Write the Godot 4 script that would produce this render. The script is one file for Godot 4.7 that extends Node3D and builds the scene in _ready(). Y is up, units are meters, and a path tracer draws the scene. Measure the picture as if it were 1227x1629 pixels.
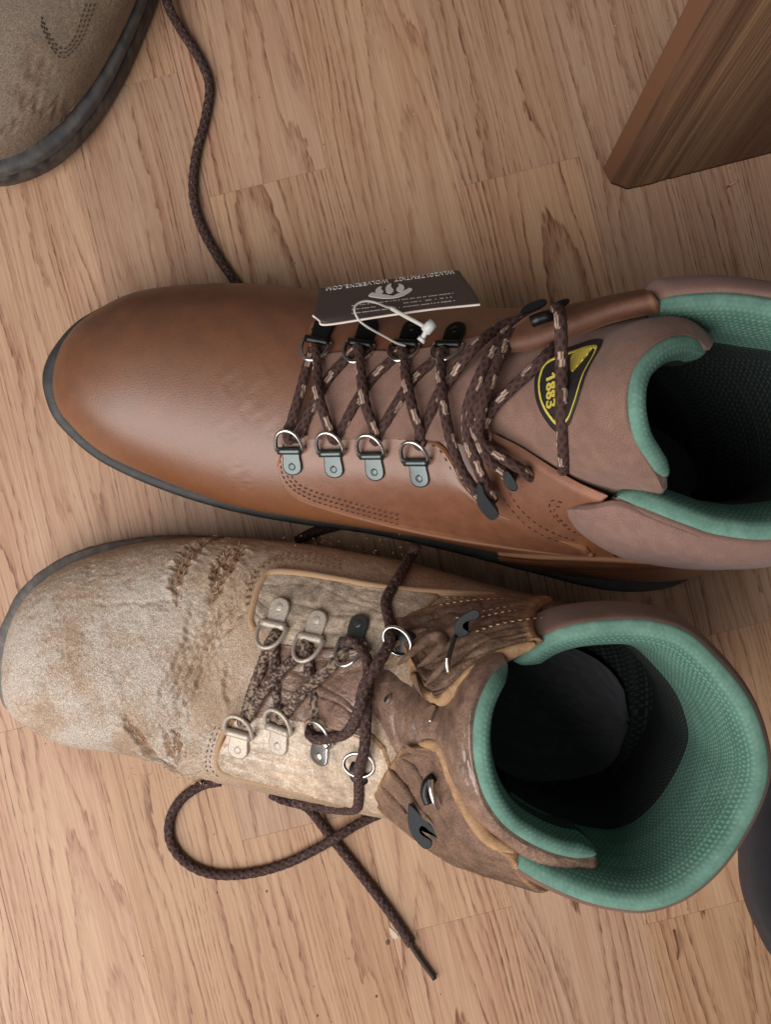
extends Node3D
# Work boots on an oak laminate floor, looked at from half a metre above.
# x runs to the right of the photograph, z towards its lower edge, y up; metres.

const EYE := 0.5          # height of the lens above the floor
const SCALE := 3300.0     # photograph pixels per metre of floor
const MX := 613.5
const MY := 814.5

var rng := RandomNumberGenerator.new()
var n_low := FastNoiseLite.new()
var n_mid := FastNoiseLite.new()
var n_fine := FastNoiseLite.new()
var slab_p := PackedVector3Array()
var used := {}
var M := {}

# ------------------------------------------------------------------ helpers

func at(px: float, py: float, h: float) -> Vector3:
	var k := (EYE - h) / (SCALE * EYE)
	return Vector3((px - MX) * k, h, (py - MY) * k)

func numbered(called: String) -> String:
	if not used.has(called):
		used[called] = 0
		return called
	used[called] += 1
	return "%s_%03d" % [called, used[called]]

func thing(called: String, label: String, category: String, where := Vector3.ZERO, group := "") -> Node3D:
	var o := Node3D.new()
	o.name = numbered(called)
	add_child(o)
	o.position = where
	o.set_meta("label", label)
	o.set_meta("category", category)
	if group != "":
		o.set_meta("group", group)
	return o

func put(called: String, mesh: Mesh, material: Material, parent: Node3D) -> MeshInstance3D:
	var o := MeshInstance3D.new()
	if parent == self:
		o.name = numbered(called)
	else:
		var n := 0
		var full := called
		while parent.has_node(full):
			n += 1
			full = "%s_%03d" % [called, n]
		o.name = full
	o.mesh = mesh
	o.material_override = material
	parent.add_child(o, true)
	return o

func lin(r: float, g: float, b: float) -> Color:
	return Color(r / 255.0, g / 255.0, b / 255.0).srgb_to_linear()

func smooth(a: float, b: float, x: float) -> float:
	var t := clampf((x - a) / (b - a), 0.0, 1.0)
	return t * t * (3.0 - 2.0 * t)

func noise_tex(kind: int, freq: float, oct: int, sd: int, size := 512, asnormal := false) -> NoiseTexture2D:
	var n := FastNoiseLite.new()
	n.noise_type = kind as FastNoiseLite.NoiseType
	n.frequency = freq
	n.seed = sd
	n.fractal_type = FastNoiseLite.FRACTAL_FBM if oct > 1 else FastNoiseLite.FRACTAL_NONE
	n.fractal_octaves = oct
	var t := NoiseTexture2D.new()
	t.width = size
	t.height = size
	t.seamless = true
	t.noise = n
	t.as_normal_map = asnormal
	return t

func mat(c: Color, rough: float, bump: Texture2D = null, depth := 0.0, tile := 30.0, vertex := true) -> StandardMaterial3D:
	var m := StandardMaterial3D.new()
	m.albedo_color = c.linear_to_srgb()
	m.vertex_color_use_as_albedo = vertex
	m.roughness = rough
	if bump:
		m.heightmap_enabled = true
		m.heightmap_texture = bump
		m.heightmap_scale = depth
		m.uv1_triplanar = true
		m.uv1_scale = Vector3.ONE * tile
	return m

# A list of triangles with given normals; the winding follows the normals.
class Sheet:
	var v := PackedVector3Array()
	var n := PackedVector3Array()
	var c := PackedColorArray()
	var uv := PackedVector2Array()
	var f := PackedInt32Array()

	func tri(i: int, j: int, k: int) -> void:
		var a := v[i]
		if (v[k] - a).cross(v[j] - a).dot(n[i] + n[j] + n[k]) >= 0.0:
			f.append(i); f.append(j); f.append(k)
		else:
			f.append(i); f.append(k); f.append(j)

	func quad(i: int, j: int, k: int, l: int) -> void:
		tri(i, j, k)
		tri(i, k, l)

	func add(p: Vector3, nn: Vector3, cc: Color, u := Vector2.ZERO) -> int:
		v.append(p); n.append(nn); c.append(cc); uv.append(u)
		return v.size() - 1

	# nu rows of nv points; normals from neighbours, on the side of sgn
	func grid(p: PackedVector3Array, cols: PackedColorArray, nu: int, nv: int, wrap: bool, sgn: float, skip := PackedByteArray()) -> void:
		var base := v.size()
		for i in nu:
			var iu := mini(i + 1, nu - 1)
			var id := maxi(i - 1, 0)
			for j in nv:
				var jr := (j + 1) % nv if wrap else mini(j + 1, nv - 1)
				var jl := (j + nv - 1) % nv if wrap else maxi(j - 1, 0)
				var du := p[iu * nv + j] - p[id * nv + j]
				var dv := p[i * nv + jr] - p[i * nv + jl]
				var m := du.cross(dv) * sgn
				if m.length_squared() < 1e-20:
					m = Vector3.UP if i > 0 else -Vector3.RIGHT
				v.append(p[i * nv + j])
				n.append(m.normalized())
				c.append(cols[i * nv + j] if cols.size() else Color.WHITE)
				uv.append(Vector2(float(i) / maxf(1, nu - 1), float(j) / maxf(1, nv - 1)))
		var last := nv if wrap else nv - 1
		for i in nu - 1:
			for j in last:
				if skip.size() and skip[i * nv + j]:
					continue
				var k := (j + 1) % nv
				quad(base + i * nv + j, base + i * nv + k, base + (i + 1) * nv + k, base + (i + 1) * nv + j)

	func mesh() -> ArrayMesh:
		var a := []
		a.resize(Mesh.ARRAY_MAX)
		a[Mesh.ARRAY_VERTEX] = v
		a[Mesh.ARRAY_NORMAL] = n
		a[Mesh.ARRAY_COLOR] = c
		a[Mesh.ARRAY_TEX_UV] = uv
		a[Mesh.ARRAY_INDEX] = f
		var m := ArrayMesh.new()
		m.add_surface_from_arrays(Mesh.PRIMITIVE_TRIANGLES, a)
		return m

func cat(a: Vector3, b: Vector3, c: Vector3, d: Vector3, t: float) -> Vector3:
	return b.cubic_interpolate(c, a, d, t)

# n points along a Catmull-Rom curve, even in parameter or (even=true) in length
func curve(pts: Array, n: int, closed := false, even := false) -> PackedVector3Array:
	var m := pts.size()
	var out := PackedVector3Array()
	var segs := m if closed else m - 1
	var fine := n if not even else maxi(n * 3, m * 12)
	for i in fine:
		var x := float(i) / (fine if closed else fine - 1) * segs
		var k := mini(int(x), segs - 1)
		var t := x - k
		var a: Vector3
		var d: Vector3
		var b: Vector3 = pts[k % m]
		var c: Vector3 = pts[(k + 1) % m]
		if closed:
			a = pts[(k + m - 1) % m]
			d = pts[(k + 2) % m]
		else:
			a = pts[k - 1] if k > 0 else b * 2.0 - c
			d = pts[k + 2] if k + 2 < m else c * 2.0 - b
		out.append(cat(a, b, c, d, t))
	if not even:
		return out
	var acc := PackedFloat32Array([0.0])
	for i in range(1, out.size()):
		acc.append(acc[i - 1] + out[i].distance_to(out[i - 1]))
	var total := acc[acc.size() - 1]
	var res := PackedVector3Array()
	var j := 0
	for i in n:
		var want := total * i / (n - 1)
		while j < out.size() - 2 and acc[j + 1] < want:
			j += 1
		var span := maxf(acc[j + 1] - acc[j], 1e-9)
		res.append(out[j].lerp(out[j + 1], clampf((want - acc[j]) / span, 0, 1)))
	return res

func length_of(p: PackedVector3Array) -> float:
	var s := 0.0
	for i in range(1, p.size()):
		s += p[i].distance_to(p[i - 1])
	return s

# round bar along points
func tube(sh: Sheet, pts: PackedVector3Array, r: float, sides := 10, col := Color.WHITE, cap := true) -> void:
	var n := pts.size()
	var up := Vector3.UP
	var tan0 := (pts[1] - pts[0]).normalized()
	if absf(tan0.dot(up)) > 0.9:
		up = Vector3.RIGHT
	var side := tan0.cross(up).normalized()
	var rows := n + (2 if cap else 0)
	var p := PackedVector3Array()
	var cs := PackedColorArray()
	for q in rows:
		var i := clampi(q - 1, 0, n - 1) if cap else q
		var tg := (pts[mini(i + 1, n - 1)] - pts[maxi(i - 1, 0)]).normalized()
		side = (side - tg * side.dot(tg)).normalized()
		var o := tg.cross(side)
		var rr := r
		if cap and (q == 0 or q == rows - 1):
			rr = r * 0.02
		for s in sides:
			var a := TAU * s / sides
			p.append(pts[i] + (side * cos(a) + o * sin(a)) * rr)
			cs.append(col)
	sh.grid(p, cs, rows, sides, true, -1.0)

# a soft-edged sheet with thickness from rows of points; col is called with (u, v, face) and gives a colour
func slab(sh: Sheet, rows: Array, thick: float, nu: int, nv: int, sgn: float, face: Color, edge: Color, rough := 0.0, disp = null) -> void:
	var lines := []
	for r in rows:
		lines.append(curve(r, nv, false, true))
	var p := PackedVector3Array()
	p.resize(nu * nv)
	for j in nv:
		var col := []
		for l in lines:
			col.append(l[j])
		var cc := curve(col, nu)
		for i in nu:
			p[i * nv + j] = cc[i]
	var nn := PackedVector3Array()
	nn.resize(nu * nv)
	for i in nu:
		for j in nv:
			var du := p[mini(i + 1, nu - 1) * nv + j] - p[maxi(i - 1, 0) * nv + j]
			var dv := p[i * nv + mini(j + 1, nv - 1)] - p[i * nv + maxi(j - 1, 0)]
			var c := du.cross(dv) * sgn
			nn[i * nv + j] = c.normalized() if c.length_squared() > 1e-20 else Vector3.UP
	slab_p = PackedVector3Array()
	for k in p.size():
		slab_p.append(p[k] + nn[k] * thick * 0.5)
	# closed section: front face then back face, as one grid that wraps
	var w := nv * 2
	var q := PackedVector3Array()
	var cs := PackedColorArray()
	var lu := 0.0
	for i in range(1, nu):
		lu += p[i * nv + nv / 2].distance_to(p[(i - 1) * nv + nv / 2])
	var lv := length_of(lines[lines.size() / 2])
	for i in nu:
		var eu := minf(i, nu - 1 - i) / float(nu - 1) * lu
		for side in 2:
			for jj in nv:
				var j := jj if side == 0 else nv - 1 - jj
				var ev := minf(j, nv - 1 - j) / float(nv - 1) * lv
				var e := minf(eu, ev)
				var rr := thick * 0.55
				var x := clampf(1.0 - e / rr, 0.0, 1.0)
				var t := thick * 0.5 * sqrt(maxf(0.0, 1.0 - x * x))
				var pos := p[i * nv + j]
				var nrm := nn[i * nv + j]
				var bump := 0.0
				if disp != null and side == 0:
					bump = disp.call(float(i) / (nu - 1), float(j) / (nv - 1), pos) * smooth(0.0, thick, e)
				if rough > 0.0:
					bump += rough * (n_mid.get_noise_3dv(pos * 900.0) + 0.6 * n_fine.get_noise_3dv(pos * 2500.0))
				q.append(pos + nrm * ((t + bump) if side == 0 else -t))
				var mot := 1.0 if disp == null else 2.6
				var shade := 1.0 + mot * (0.20 * n_mid.get_noise_3dv(pos * 1300.0) + 0.22 * n_low.get_noise_3dv(pos * 700.0))
				var ec := face.lerp(edge, smooth(thick * 1.1, thick * 0.25, e))
				cs.append(ec * shade)
	sh.grid(q, cs, nu, w, true, sgn)
	# end caps are closed by zero thickness at the first and last row

func ellipsoid(sh: Sheet, c: Vector3, rx: Vector3, ry: Vector3, rz: Vector3, col: Color, nu := 8, nv := 12) -> void:
	var p := PackedVector3Array()
	var cs := PackedColorArray()
	for i in nu:
		var a := lerpf(0.001, PI - 0.001, float(i) / (nu - 1))
		for j in nv:
			var b := TAU * j / nv
			p.append(c + ry * cos(a) + (rx * cos(b) + rz * sin(b)) * sin(a))
			cs.append(col)
	sh.grid(p, cs, nu, nv, true, 1.0 if rx.cross(ry).dot(rz) < 0 else -1.0)

# ------------------------------------------------------------------ the boot as rings from toe to collar

class Last:
	var keys: Array
	var o: Vector3
	var ax: Vector3
	var lt: Vector3
	var nt: int
	var np: int
	var grid_p := PackedVector3Array()
	var proj := PackedVector2Array()
	var seen := PackedByteArray()

	func _init(k: Array, origin: Vector3, angle: float) -> void:
		keys = k
		o = Vector3(origin.x, 0, origin.z)
		ax = Vector3(cos(angle), 0, sin(angle))
		lt = Vector3(-sin(angle), 0, cos(angle))
		nt = (keys.size() - 1) * 8 + 1
		np = 96
		for i in nt:
			var r := ring(i / 8.0)
			for j in np:
				grid_p.append(on_ring(r, TAU * j / np - PI))
		for i in nt:
			for j in np:
				var p := grid_p[i * np + j]
				proj.append(project(p))
				var du := grid_p[mini(i + 1, nt - 1) * np + j] - grid_p[maxi(i - 1, 0) * np + j]
				var dv := grid_p[i * np + (j + 1) % np] - grid_p[i * np + (j + np - 1) % np]
				var n := dv.cross(du)
				seen.append(1 if n.dot(Vector3(0, 0.5, 0) - p) > 0 else 0)

	func project(p: Vector3) -> Vector2:
		var k := 1650.0 / (0.5 - p.y)
		return Vector2(613.5 + p.x * k, 814.5 + p.z * k)

	# 0 Ba 1 By 2 Ta 3 Ty 4 w 5 offB 6 offT 7 mid 8 nlo 9 nhi
	func ring(t: float) -> PackedFloat64Array:
		var m := keys.size()
		var i := clampi(int(floor(t)), 0, m - 2)
		var x := t - i
		var b: Array = keys[i]
		var c: Array = keys[i + 1]
		var a: Array = keys[maxi(i - 1, 0)]
		var d: Array = keys[mini(i + 2, m - 1)]
		var out := PackedFloat64Array()
		for k in 10:
			out.append(cubic_interpolate(b[k], c[k], a[k], d[k], x))
		return out

	func on_ring(r: PackedFloat64Array, phi: float) -> Vector3:
		var c := cos(phi)
		var s := sin(phi)
		var n := r[9] if c >= 0 else r[8]
		var e := 2.0 / n
		var cc := pow(absf(c), e)
		var ss := pow(absf(s), e) * signf(s)
		var ma := lerpf(r[0], r[2], r[7])
		var my := lerpf(r[1], r[3], r[7])
		var off: float
		var a: float
		var y: float
		if c >= 0:
			a = lerpf(ma, r[2], cc)
			y = lerpf(my, r[3], cc)
			off = lerpf(lerpf(r[5], r[6], r[7]), r[6], cc)
		else:
			a = lerpf(ma, r[0], cc)
			y = lerpf(my, r[1], cc)
			off = lerpf(lerpf(r[5], r[6], r[7]), r[5], cc)
		return o + ax * a + lt * (off + r[4] * ss) + Vector3(0, y, 0)

	func pt(t: float, phi: float) -> Vector3:
		return on_ring(ring(t), phi)

	func nrm(t: float, phi: float) -> Vector3:
		var du := pt(minf(t + 0.05, keys.size() - 1.001), phi) - pt(maxf(t - 0.05, 0.0), phi)
		var dv := pt(t, phi + 0.03) - pt(t, phi - 0.03)
		return dv.cross(du).normalized()

	# the (t, phi) of the surface met by the line from the eye through that place of the photograph
	func find(px: float, py: float) -> Vector2:
		var best := 1e9
		var bi := 0
		for i in proj.size():
			if seen[i]:
				var d := (proj[i] - Vector2(px, py)).length() - grid_p[i].y * 60.0
				if d < best:
					best = d
					bi = i
		var t := (bi / np) / 8.0
		var phi := TAU * (bi % np) / np - PI
		var goal := Vector2(px, py)
		for it in 8:
			var p := project(pt(t, phi))
			var et := 0.02 if t < keys.size() - 1.05 else -0.02
			var jt := (project(pt(t + et, phi)) - p) / et
			var jp := (project(pt(t, phi + 0.01)) - p) / 0.01
			var det := jt.x * jp.y - jt.y * jp.x
			if absf(det) < 1e-3:
				break
			var e := goal - p
			var dt := clampf((e.x * jp.y - e.y * jp.x) / det, -0.3, 0.3)
			var dp := clampf((jt.x * e.y - jt.y * e.x) / det, -0.12, 0.12)
			t = clampf(t + dt * 0.8, 0.0, keys.size() - 1.001)
			phi = phi + dp * 0.8
		return Vector2(t, phi)

func on(b: Last, px: float, py: float, lift: float) -> Vector3:
	var q := b.find(px, py)
	return at(px, py, b.pt(q.x, q.y).y + lift)

func all_on(b: Last, pts: Array, lift: float) -> Array:
	var out := []
	for p in pts:
		out.append(on(b, p[0], p[1], lift + (p[2] if p.size() > 2 else 0.0)))
	return out

func spots(pts: Array) -> Array:
	var out := []
	for p in pts:
		out.append(at(p[0], p[1], p[2]))
	return out

# fields pressed into the upper before it is meshed
class Relief:
	var nt: int
	var np: int
	var d: PackedFloat32Array
	var tint: PackedFloat32Array
	var up: PackedFloat32Array
	func _init(a: int, b: int) -> void:
		nt = a
		np = b
		d.resize(nt * np)
		tint.resize(nt * np)
		up.resize(nt * np)

	# radius in grid cells
	func stamp(gt: float, gp: float, rad: float, depth: float, color: float) -> void:
		var r := int(ceil(rad))
		for i in range(maxi(0, int(gt) - r), mini(nt, int(gt) + r + 2)):
			for jj in range(int(gp) - r, int(gp) + r + 2):
				var j := posmod(jj, np)
				var x := Vector2(i - gt, jj - gp).length() / rad
				if x < 1.0:
					var k := (1.0 - x * x)
					k = k * k
					var at_ := i * np + j
					if depth < 0.0:
						d[at_] = minf(d[at_], depth * k)
					else:
						up[at_] = maxf(up[at_], depth * k)
					tint[at_] = maxf(tint[at_], color * k)

func crease(b: Last, rel: Relief, pts: Array, rad: float, depth: float, color: float, wob := 1.0, ridge := true) -> void:
	var uv := []
	for p in pts:
		var q := b.find(p[0], p[1])
		uv.append(Vector3(q.x, q.y, 0))
	var c := curve(uv, 160)
	var kt := (rel.nt - 1) / float(b.keys.size() - 1)
	var kp := rel.np / TAU
	var ph := rng.randf() * 100.0
	for i in c.size():
		var u := float(i) / c.size()
		var w := sin(PI * clampf(u, 0.02, 0.98))
		w = pow(w, 0.4) * (0.8 + 0.5 * n_mid.get_noise_1d(ph + i * 0.5))
		var gt := c[i].x * kt + wob * (5.0 * n_low.get_noise_1d(ph + 50 + i * 2.0) + 0.8 * n_mid.get_noise_1d(ph + i * 1.5))
		var gp := (c[i].y + PI) * kp + wob * (5.0 * n_low.get_noise_1d(ph + 90 + i * 2.0) + 0.8 * n_mid.get_noise_1d(ph + 40 + i * 1.5))
		rel.stamp(gt, gp, maxf(1.1, rad * (0.6 + 0.4 * w)), -depth * w, color * w)
		if ridge:
			rel.stamp(gt - rad * 1.25, gp, rad, depth * 0.55 * w, 0.0)
			rel.stamp(gt + rad * 1.25, gp, rad, depth * 0.4 * w, 0.0)

func upper(b: Last, rel: Relief, t0: float, t1: float, colour: Callable, hole: Callable) -> ArrayMesh:
	var nt := rel.nt
	var np := rel.np
	var p := PackedVector3Array()
	var cs := PackedColorArray()
	var skip := PackedByteArray()
	var top := float(b.keys.size() - 1)
	var rows := 0
	for i in nt:
		var t := top * i / (nt - 1)
		if t < t0 or t > t1:
			continue
		rows += 1
		var r := b.ring(minf(t, top - 0.0005))
		var r2 := b.ring(minf(t + 0.04, top - 0.0005))
		var r1 := b.ring(maxf(t - 0.04, 0.0))
		for j in np:
			var phi := TAU * j / np - PI
			var q := b.on_ring(r, phi)
			var d := rel.d[i * np + j]
			d += rel.up[i * np + j] * clampf(1.0 + d / 0.0004, 0.0, 1.0)
			if d != 0.0:
				var du := b.on_ring(r2, phi) - b.on_ring(r1, phi)
				var dv := b.on_ring(r, phi + 0.02) - b.on_ring(r, phi - 0.02)
				q += dv.cross(du).normalized() * d
			p.append(q)
			cs.append(colour.call(q, t, phi, rel.tint[i * np + j]))
			skip.append(1 if hole.call(t, phi) else 0)
	var sh := Sheet.new()
	sh.grid(p, cs, rows, np, true, -1.0, skip)
	return sh.mesh()

# a closed outline (a, b) in boot axes, stacked through layers of [height, inset, rise at the toe]
func sole_shape(b: Last, side: Array, layers: Array, nn: int, cols: Array, scuff := 0.1) -> ArrayMesh:
	var dusty := lin(128, 122, 116)
	var line := []
	for s in side:
		line.append(Vector3(s[0], 0, s[1] + s[2]))
	for k in range(side.size() - 2, 0, -1):
		line.append(Vector3(side[k][0], 0, side[k][2] - side[k][1]))
	var ring := curve(line, nn, true, false)
	var sh := Sheet.new()
	var p := PackedVector3Array()
	var cs := PackedColorArray()
	for li in layers.size():
		var l: Array = layers[li]
		for j in nn:
			var q := ring[j]
			var tg := (ring[(j + 1) % nn] - ring[(j + nn - 1) % nn]).normalized()
			var inward := Vector3(-tg.z, 0, tg.x)
			if inward.dot(Vector3(0.16, 0, 0) - q) < 0 and q.x < 0.01:
				inward = -inward
			var cen := Vector3(clampf(q.x, 0.045, 0.28), 0, side[6][2])
			if inward.dot(cen - q) < 0:
				inward = -inward
			var spring := 0.012 * pow(clampf(1.0 - q.x / 0.07, 0, 1), 2.0)
			var z: Vector3 = q + inward * float(l[1])
			var w := b.o + b.ax * z.x + b.lt * z.z + Vector3(0, l[0] + spring, 0)
			w += Vector3(n_mid.get_noise_3dv(w * 900.0), 0, n_mid.get_noise_3dv(w * 900.0 + Vector3(5, 5, 5))) * 0.0006 * scuff
			p.append(w)
			cs.append(cols[li].lerp(dusty, scuff * smooth(-0.25, 0.5, n_mid.get_noise_3dv(w * 1100.0) + 0.5 * n_fine.get_noise_3dv(w * 1500.0))))
	# close the top to the middle
	for j in nn:
		var q := ring[j]
		var z := Vector3(lerpf(q.x, clampf(q.x, 0.05, 0.27), 0.9), 0, lerpf(q.z, side[6][2], 0.9))
		var l: Array = layers[layers.size() - 1]
		p.append(b.o + b.ax * z.x + b.lt * z.z + Vector3(0, l[0], 0))
		cs.append(cols[cols.size() - 1])
	sh.grid(p, cs, layers.size() + 1, nn, true, 1.0)
	return sh.mesh()

# braided lace
func lace_mesh(pts: Array, r: float, style: int, flat := 1.0) -> ArrayMesh:
	var rough := curve(pts, pts.size() * 14)
	var total := length_of(rough)
	var n := clampi(int(total / 0.00045), 12, 2600)
	var c := curve(pts, n, false, true)
	var sides := 28
	var sh := Sheet.new()
	var p := PackedVector3Array()
	var cs := PackedColorArray()
	var tan0 := (c[1] - c[0]).normalized()
	var side := tan0.cross(Vector3.UP)
	if side.length() < 0.1:
		side = Vector3.RIGHT
	side = side.normalized()
	var base := lin(74, 50, 46) if style == 0 else lin(70, 48, 46)
	var dark := lin(46, 30, 29) if style == 0 else lin(44, 30, 30)
	var fleck := lin(196, 170, 150)
	var dust := lin(176, 158, 136)
	var ph := rng.randf() * 30.0
	for i in n:
		var tg := (c[mini(i + 1, n - 1)] - c[maxi(i - 1, 0)]).normalized()
		side = (side - tg * side.dot(tg)).normalized()
		var up := tg.cross(side)
		var s := total * i / (n - 1)
		var end := 1.0
		if i == 0 or i == n - 1:
			end = 0.05
		for j in sides:
			var a := TAU * j / sides
			var u := s / 0.0022
			var w1 := sin(a * 4.0 + u * PI)
			var w2 := sin(a * 4.0 - u * PI)
			var weave := maxf(w1, w2)
			var rr := r * end * (1.0 + 0.09 * weave)
			p.append(c[i] + (side * cos(a) + up * sin(a) * flat) * rr)
			var col := dark.lerp(base, smooth(-0.6, 0.9, weave))
			if style == 0:
				var lane := (j + int(s / 0.0035)) % 14
				var run := fposmod(s / 0.0125 + float(j / 14) * 0.5 + ph, 1.0)
				if lane in [0, 2, 3] and run < 0.42:
					col = col.lerp(fleck, 0.85)
			elif style == 2:
				var k := smooth(-0.25, 0.35, n_fine.get_noise_3dv(p[p.size() - 1] * 1700.0) + 0.3 * n_low.get_noise_3dv(c[i] * 900.0))
				col = col.lerp(dust, 0.62 * k)
			else:
				var k := smooth(0.25, 0.6, n_fine.get_noise_3dv(p[p.size() - 1] * 2600.0))
				col = col.lerp(dust, 0.35 * k)
			cs.append(col)
	sh.grid(p, cs, n, sides, true, -1.0)
	return sh.mesh()

# lace ring fitting: plate and barrel, with a wire ring towards the throat
func lace_fitting(parent: Node3D, pos: Vector3, n: Vector3, away: Vector3, plate: Material, wire: Material, size := 1.0, lean := 0.35, long := 1.0) -> void:
	var d := (away - n * away.dot(n)).normalized()
	var s := n.cross(d).normalized()
	var sh := Sheet.new()
	# tongue-shaped plate
	var w := 0.0042 * size
	var out := []
	var prof := [[-0.001, 0.9], [0.002, 0.92], [0.0045, 1.0], [0.0068, 0.98], [0.0083, 0.8], [0.0092, 0.5], [0.0096, 0.1]]
	var p := PackedVector3Array()
	var cs := PackedColorArray()
	var m := prof.size()
	for layer in [[0.0002, 1.0], [0.0011, 1.0], [0.0014, 0.88], [0.0014, 0.05]]:
		for k in m * 2:
			var q: Array = prof[k] if k < m else prof[m * 2 - 1 - k]
			var sg := 1.0 if k < m else -1.0
			var along: float = lerpf(0.0042, q[0], layer[1]) * size * long
			p.append(pos + d * along + s * sg * float(q[1]) * w * float(layer[1]) + n * float(layer[0]) * size)
			cs.append(Color.WHITE)
	sh.grid(p, cs, 4, m * 2, true, 1.0)
	var flipped := sh.n
	for k in flipped.size():
		if flipped[k].dot(n) < -0.2:
			flipped[k] = -flipped[k]
	sh.n = flipped
	var bar := PackedVector3Array()
	for k in 7:
		bar.append(pos - d * 0.0012 * size + n * 0.0017 * size + s * (k / 6.0 - 0.5) * 0.0104 * size)
	tube(sh, bar, 0.0016 * size, 12)
	ellipsoid(sh, pos + d * 0.0058 * size * long + n * 0.0013 * size, s * 0.0017 * size, n * 0.0005 * size, d * 0.0017 * size, Color.WHITE, 7, 14)
	var o := put("lace_clip", sh.mesh(), plate, parent)
	var ws := Sheet.new()
	var loop := PackedVector3Array()
	var dirw := (-d * cos(lean) + n * sin(lean)).normalized()
	for k in 25:
		var a := PI * k / 24.0
		var x := cos(a)
		var y := pow(sin(a), 0.75)
		loop.append(pos - d * 0.0012 * size + n * 0.0017 * size + s * x * 0.0058 * size + dirw * y * 0.0098 * size)
	tube(ws, loop, 0.00085 * size, 10)
	put("ring", ws.mesh(), wire, o)

# flat piece of sheet metal with an outline of points, rounded a little, and thickness
func plate(called: String, pts: Array, thick: float, m: Material, parent: Node3D) -> MeshInstance3D:
	var c := PackedVector3Array(pts)
	for it in 2:
		var d := PackedVector3Array()
		for k in c.size():
			var a := c[k]
			var z := c[(k + 1) % c.size()]
			d.append(a.lerp(z, 0.25))
			d.append(a.lerp(z, 0.75))
		c = d
	var poly := PackedVector2Array()
	var cen := Vector3.ZERO
	for q in c:
		poly.append(Vector2(q.x, q.z))
		cen += q / c.size()
	var n := Vector3.ZERO
	for k in c.size():
		n += (c[k] - cen).cross(c[(k + 1) % c.size()] - cen)
	n = n.normalized()
	if n.y < 0:
		n = -n
	var tris := Geometry2D.triangulate_polygon(poly)
	var sh := Sheet.new()
	var inner := PackedVector3Array()
	var outw := PackedVector3Array()
	var area := 0.0
	for k in poly.size():
		area += poly[k].cross(poly[(k + 1) % poly.size()])
	for k in c.size():
		var e := (c[(k + 1) % c.size()] - c[(k + c.size() - 1) % c.size()]).normalized()
		var o := Vector3(e.z, 0, -e.x) * signf(area)
		outw.append((o - n * o.dot(n)).normalized())
		inner.append(c[k] - outw[k] * minf(thick * 0.25, 0.0004))
	for side in [1.0, -1.0]:
		var base := sh.v.size()
		for q in inner:
			sh.add(q + n * thick * 0.5 * float(side), n * float(side), Color.WHITE)
		for k in range(0, tris.size(), 3):
			sh.tri(base + tris[k], base + tris[k + 1], base + tris[k + 2])
	var cnt := c.size()
	for lay in [[0.5, 0.5, 0.28], [0.28, 0.28, -0.28], [-0.28, -0.28, -0.5]]:
		var hi: float = lay[0]
		var lo: float = lay[2]
		var base := sh.v.size()
		for k in cnt:
			var nn := (outw[k] + n * (hi + lo) * 0.9).normalized()
			sh.add((inner[k] if hi > 0.4 else c[k]) + n * thick * hi, nn, Color.WHITE)
			sh.add((inner[k] if lo < -0.4 else c[k]) + n * thick * lo, nn, Color.WHITE)
		for k in cnt:
			var k2 := (k + 1) % cnt
			sh.quad(base + k * 2, base + k2 * 2, base + k2 * 2 + 1, base + k * 2 + 1)
	return put(called, sh.mesh(), m, parent)

func flat(pts: Array, h: float) -> Array:
	var out := []
	for p in pts:
		out.append(at(p[0], p[1], p[2] if p.size() > 2 else h))
	return out

func along_slab(px: float, py: float, lift: float) -> Vector3:
	var best := [1e9, 1e9, 1e9]
	var who := [0, 0, 0]
	for i in slab_p.size():
		var q := slab_p[i]
		var k := SCALE * EYE / (EYE - q.y)
		var d := Vector2(MX + q.x * k - px, MY + q.z * k - py).length_squared()
		if d < best[0]:
			best = [d, best[0], best[1]]
			who = [i, who[0], who[1]]
		elif d < best[1]:
			best = [best[0], d, best[1]]
			who = [who[0], i, who[1]]
		elif d < best[2]:
			best[2] = d
			who[2] = i
	var sum := 0.0
	var y := 0.0
	for k in 3:
		var w: float = 1.0 / (best[k] + 0.3)
		sum += w
		y += slab_p[who[k]].y * w
	return at(px, py, y / sum + lift)

# rows of stitches along lines on the upper
func stitches(sh: Sheet, b: Last, pts: Array, lift: float, step: float, col: Color, len := 0.0016) -> void:
	var c := curve(all_on(b, pts, lift), 200, false, true)
	var total := length_of(c)
	var n := maxi(2, int(total / step))
	var d := curve(Array(c), n, false, true)
	for i in range(1, n - 1):
		var tg := (d[i + 1] - d[i - 1]).normalized()
		var q := b.find(b.project(d[i]).x, b.project(d[i]).y)
		var nr := b.nrm(q.x, q.y)
		var sd := tg.cross(nr).normalized()
		ellipsoid(sh, d[i], tg * len * 0.5, nr * 0.00026, sd * 0.00024, col * rng.randf_range(0.8, 1.2), 5, 8)

# stitches along places of the slab built last
func stitch_line(sh: Sheet, pts: Array, lift: float, step: float, col: Color, shift := 0.0) -> void:
	var line := []
	for z in pts:
		line.append(along_slab(z[0] + shift, z[1] + shift, lift))
	var c := curve(line, 300, false, true)
	var n := maxi(2, int(length_of(c) / step))
	var d := curve(Array(c), n, false, true)
	for i in range(1, n - 1):
		var tg := (d[i + 1] - d[i - 1]).normalized()
		var sd := tg.cross(Vector3.UP).normalized()
		ellipsoid(sh, d[i], tg * step * 0.32, sd.cross(tg) * 0.0003, sd * 0.00026, col * rng.randf_range(0.8, 1.2), 5, 8)

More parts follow.
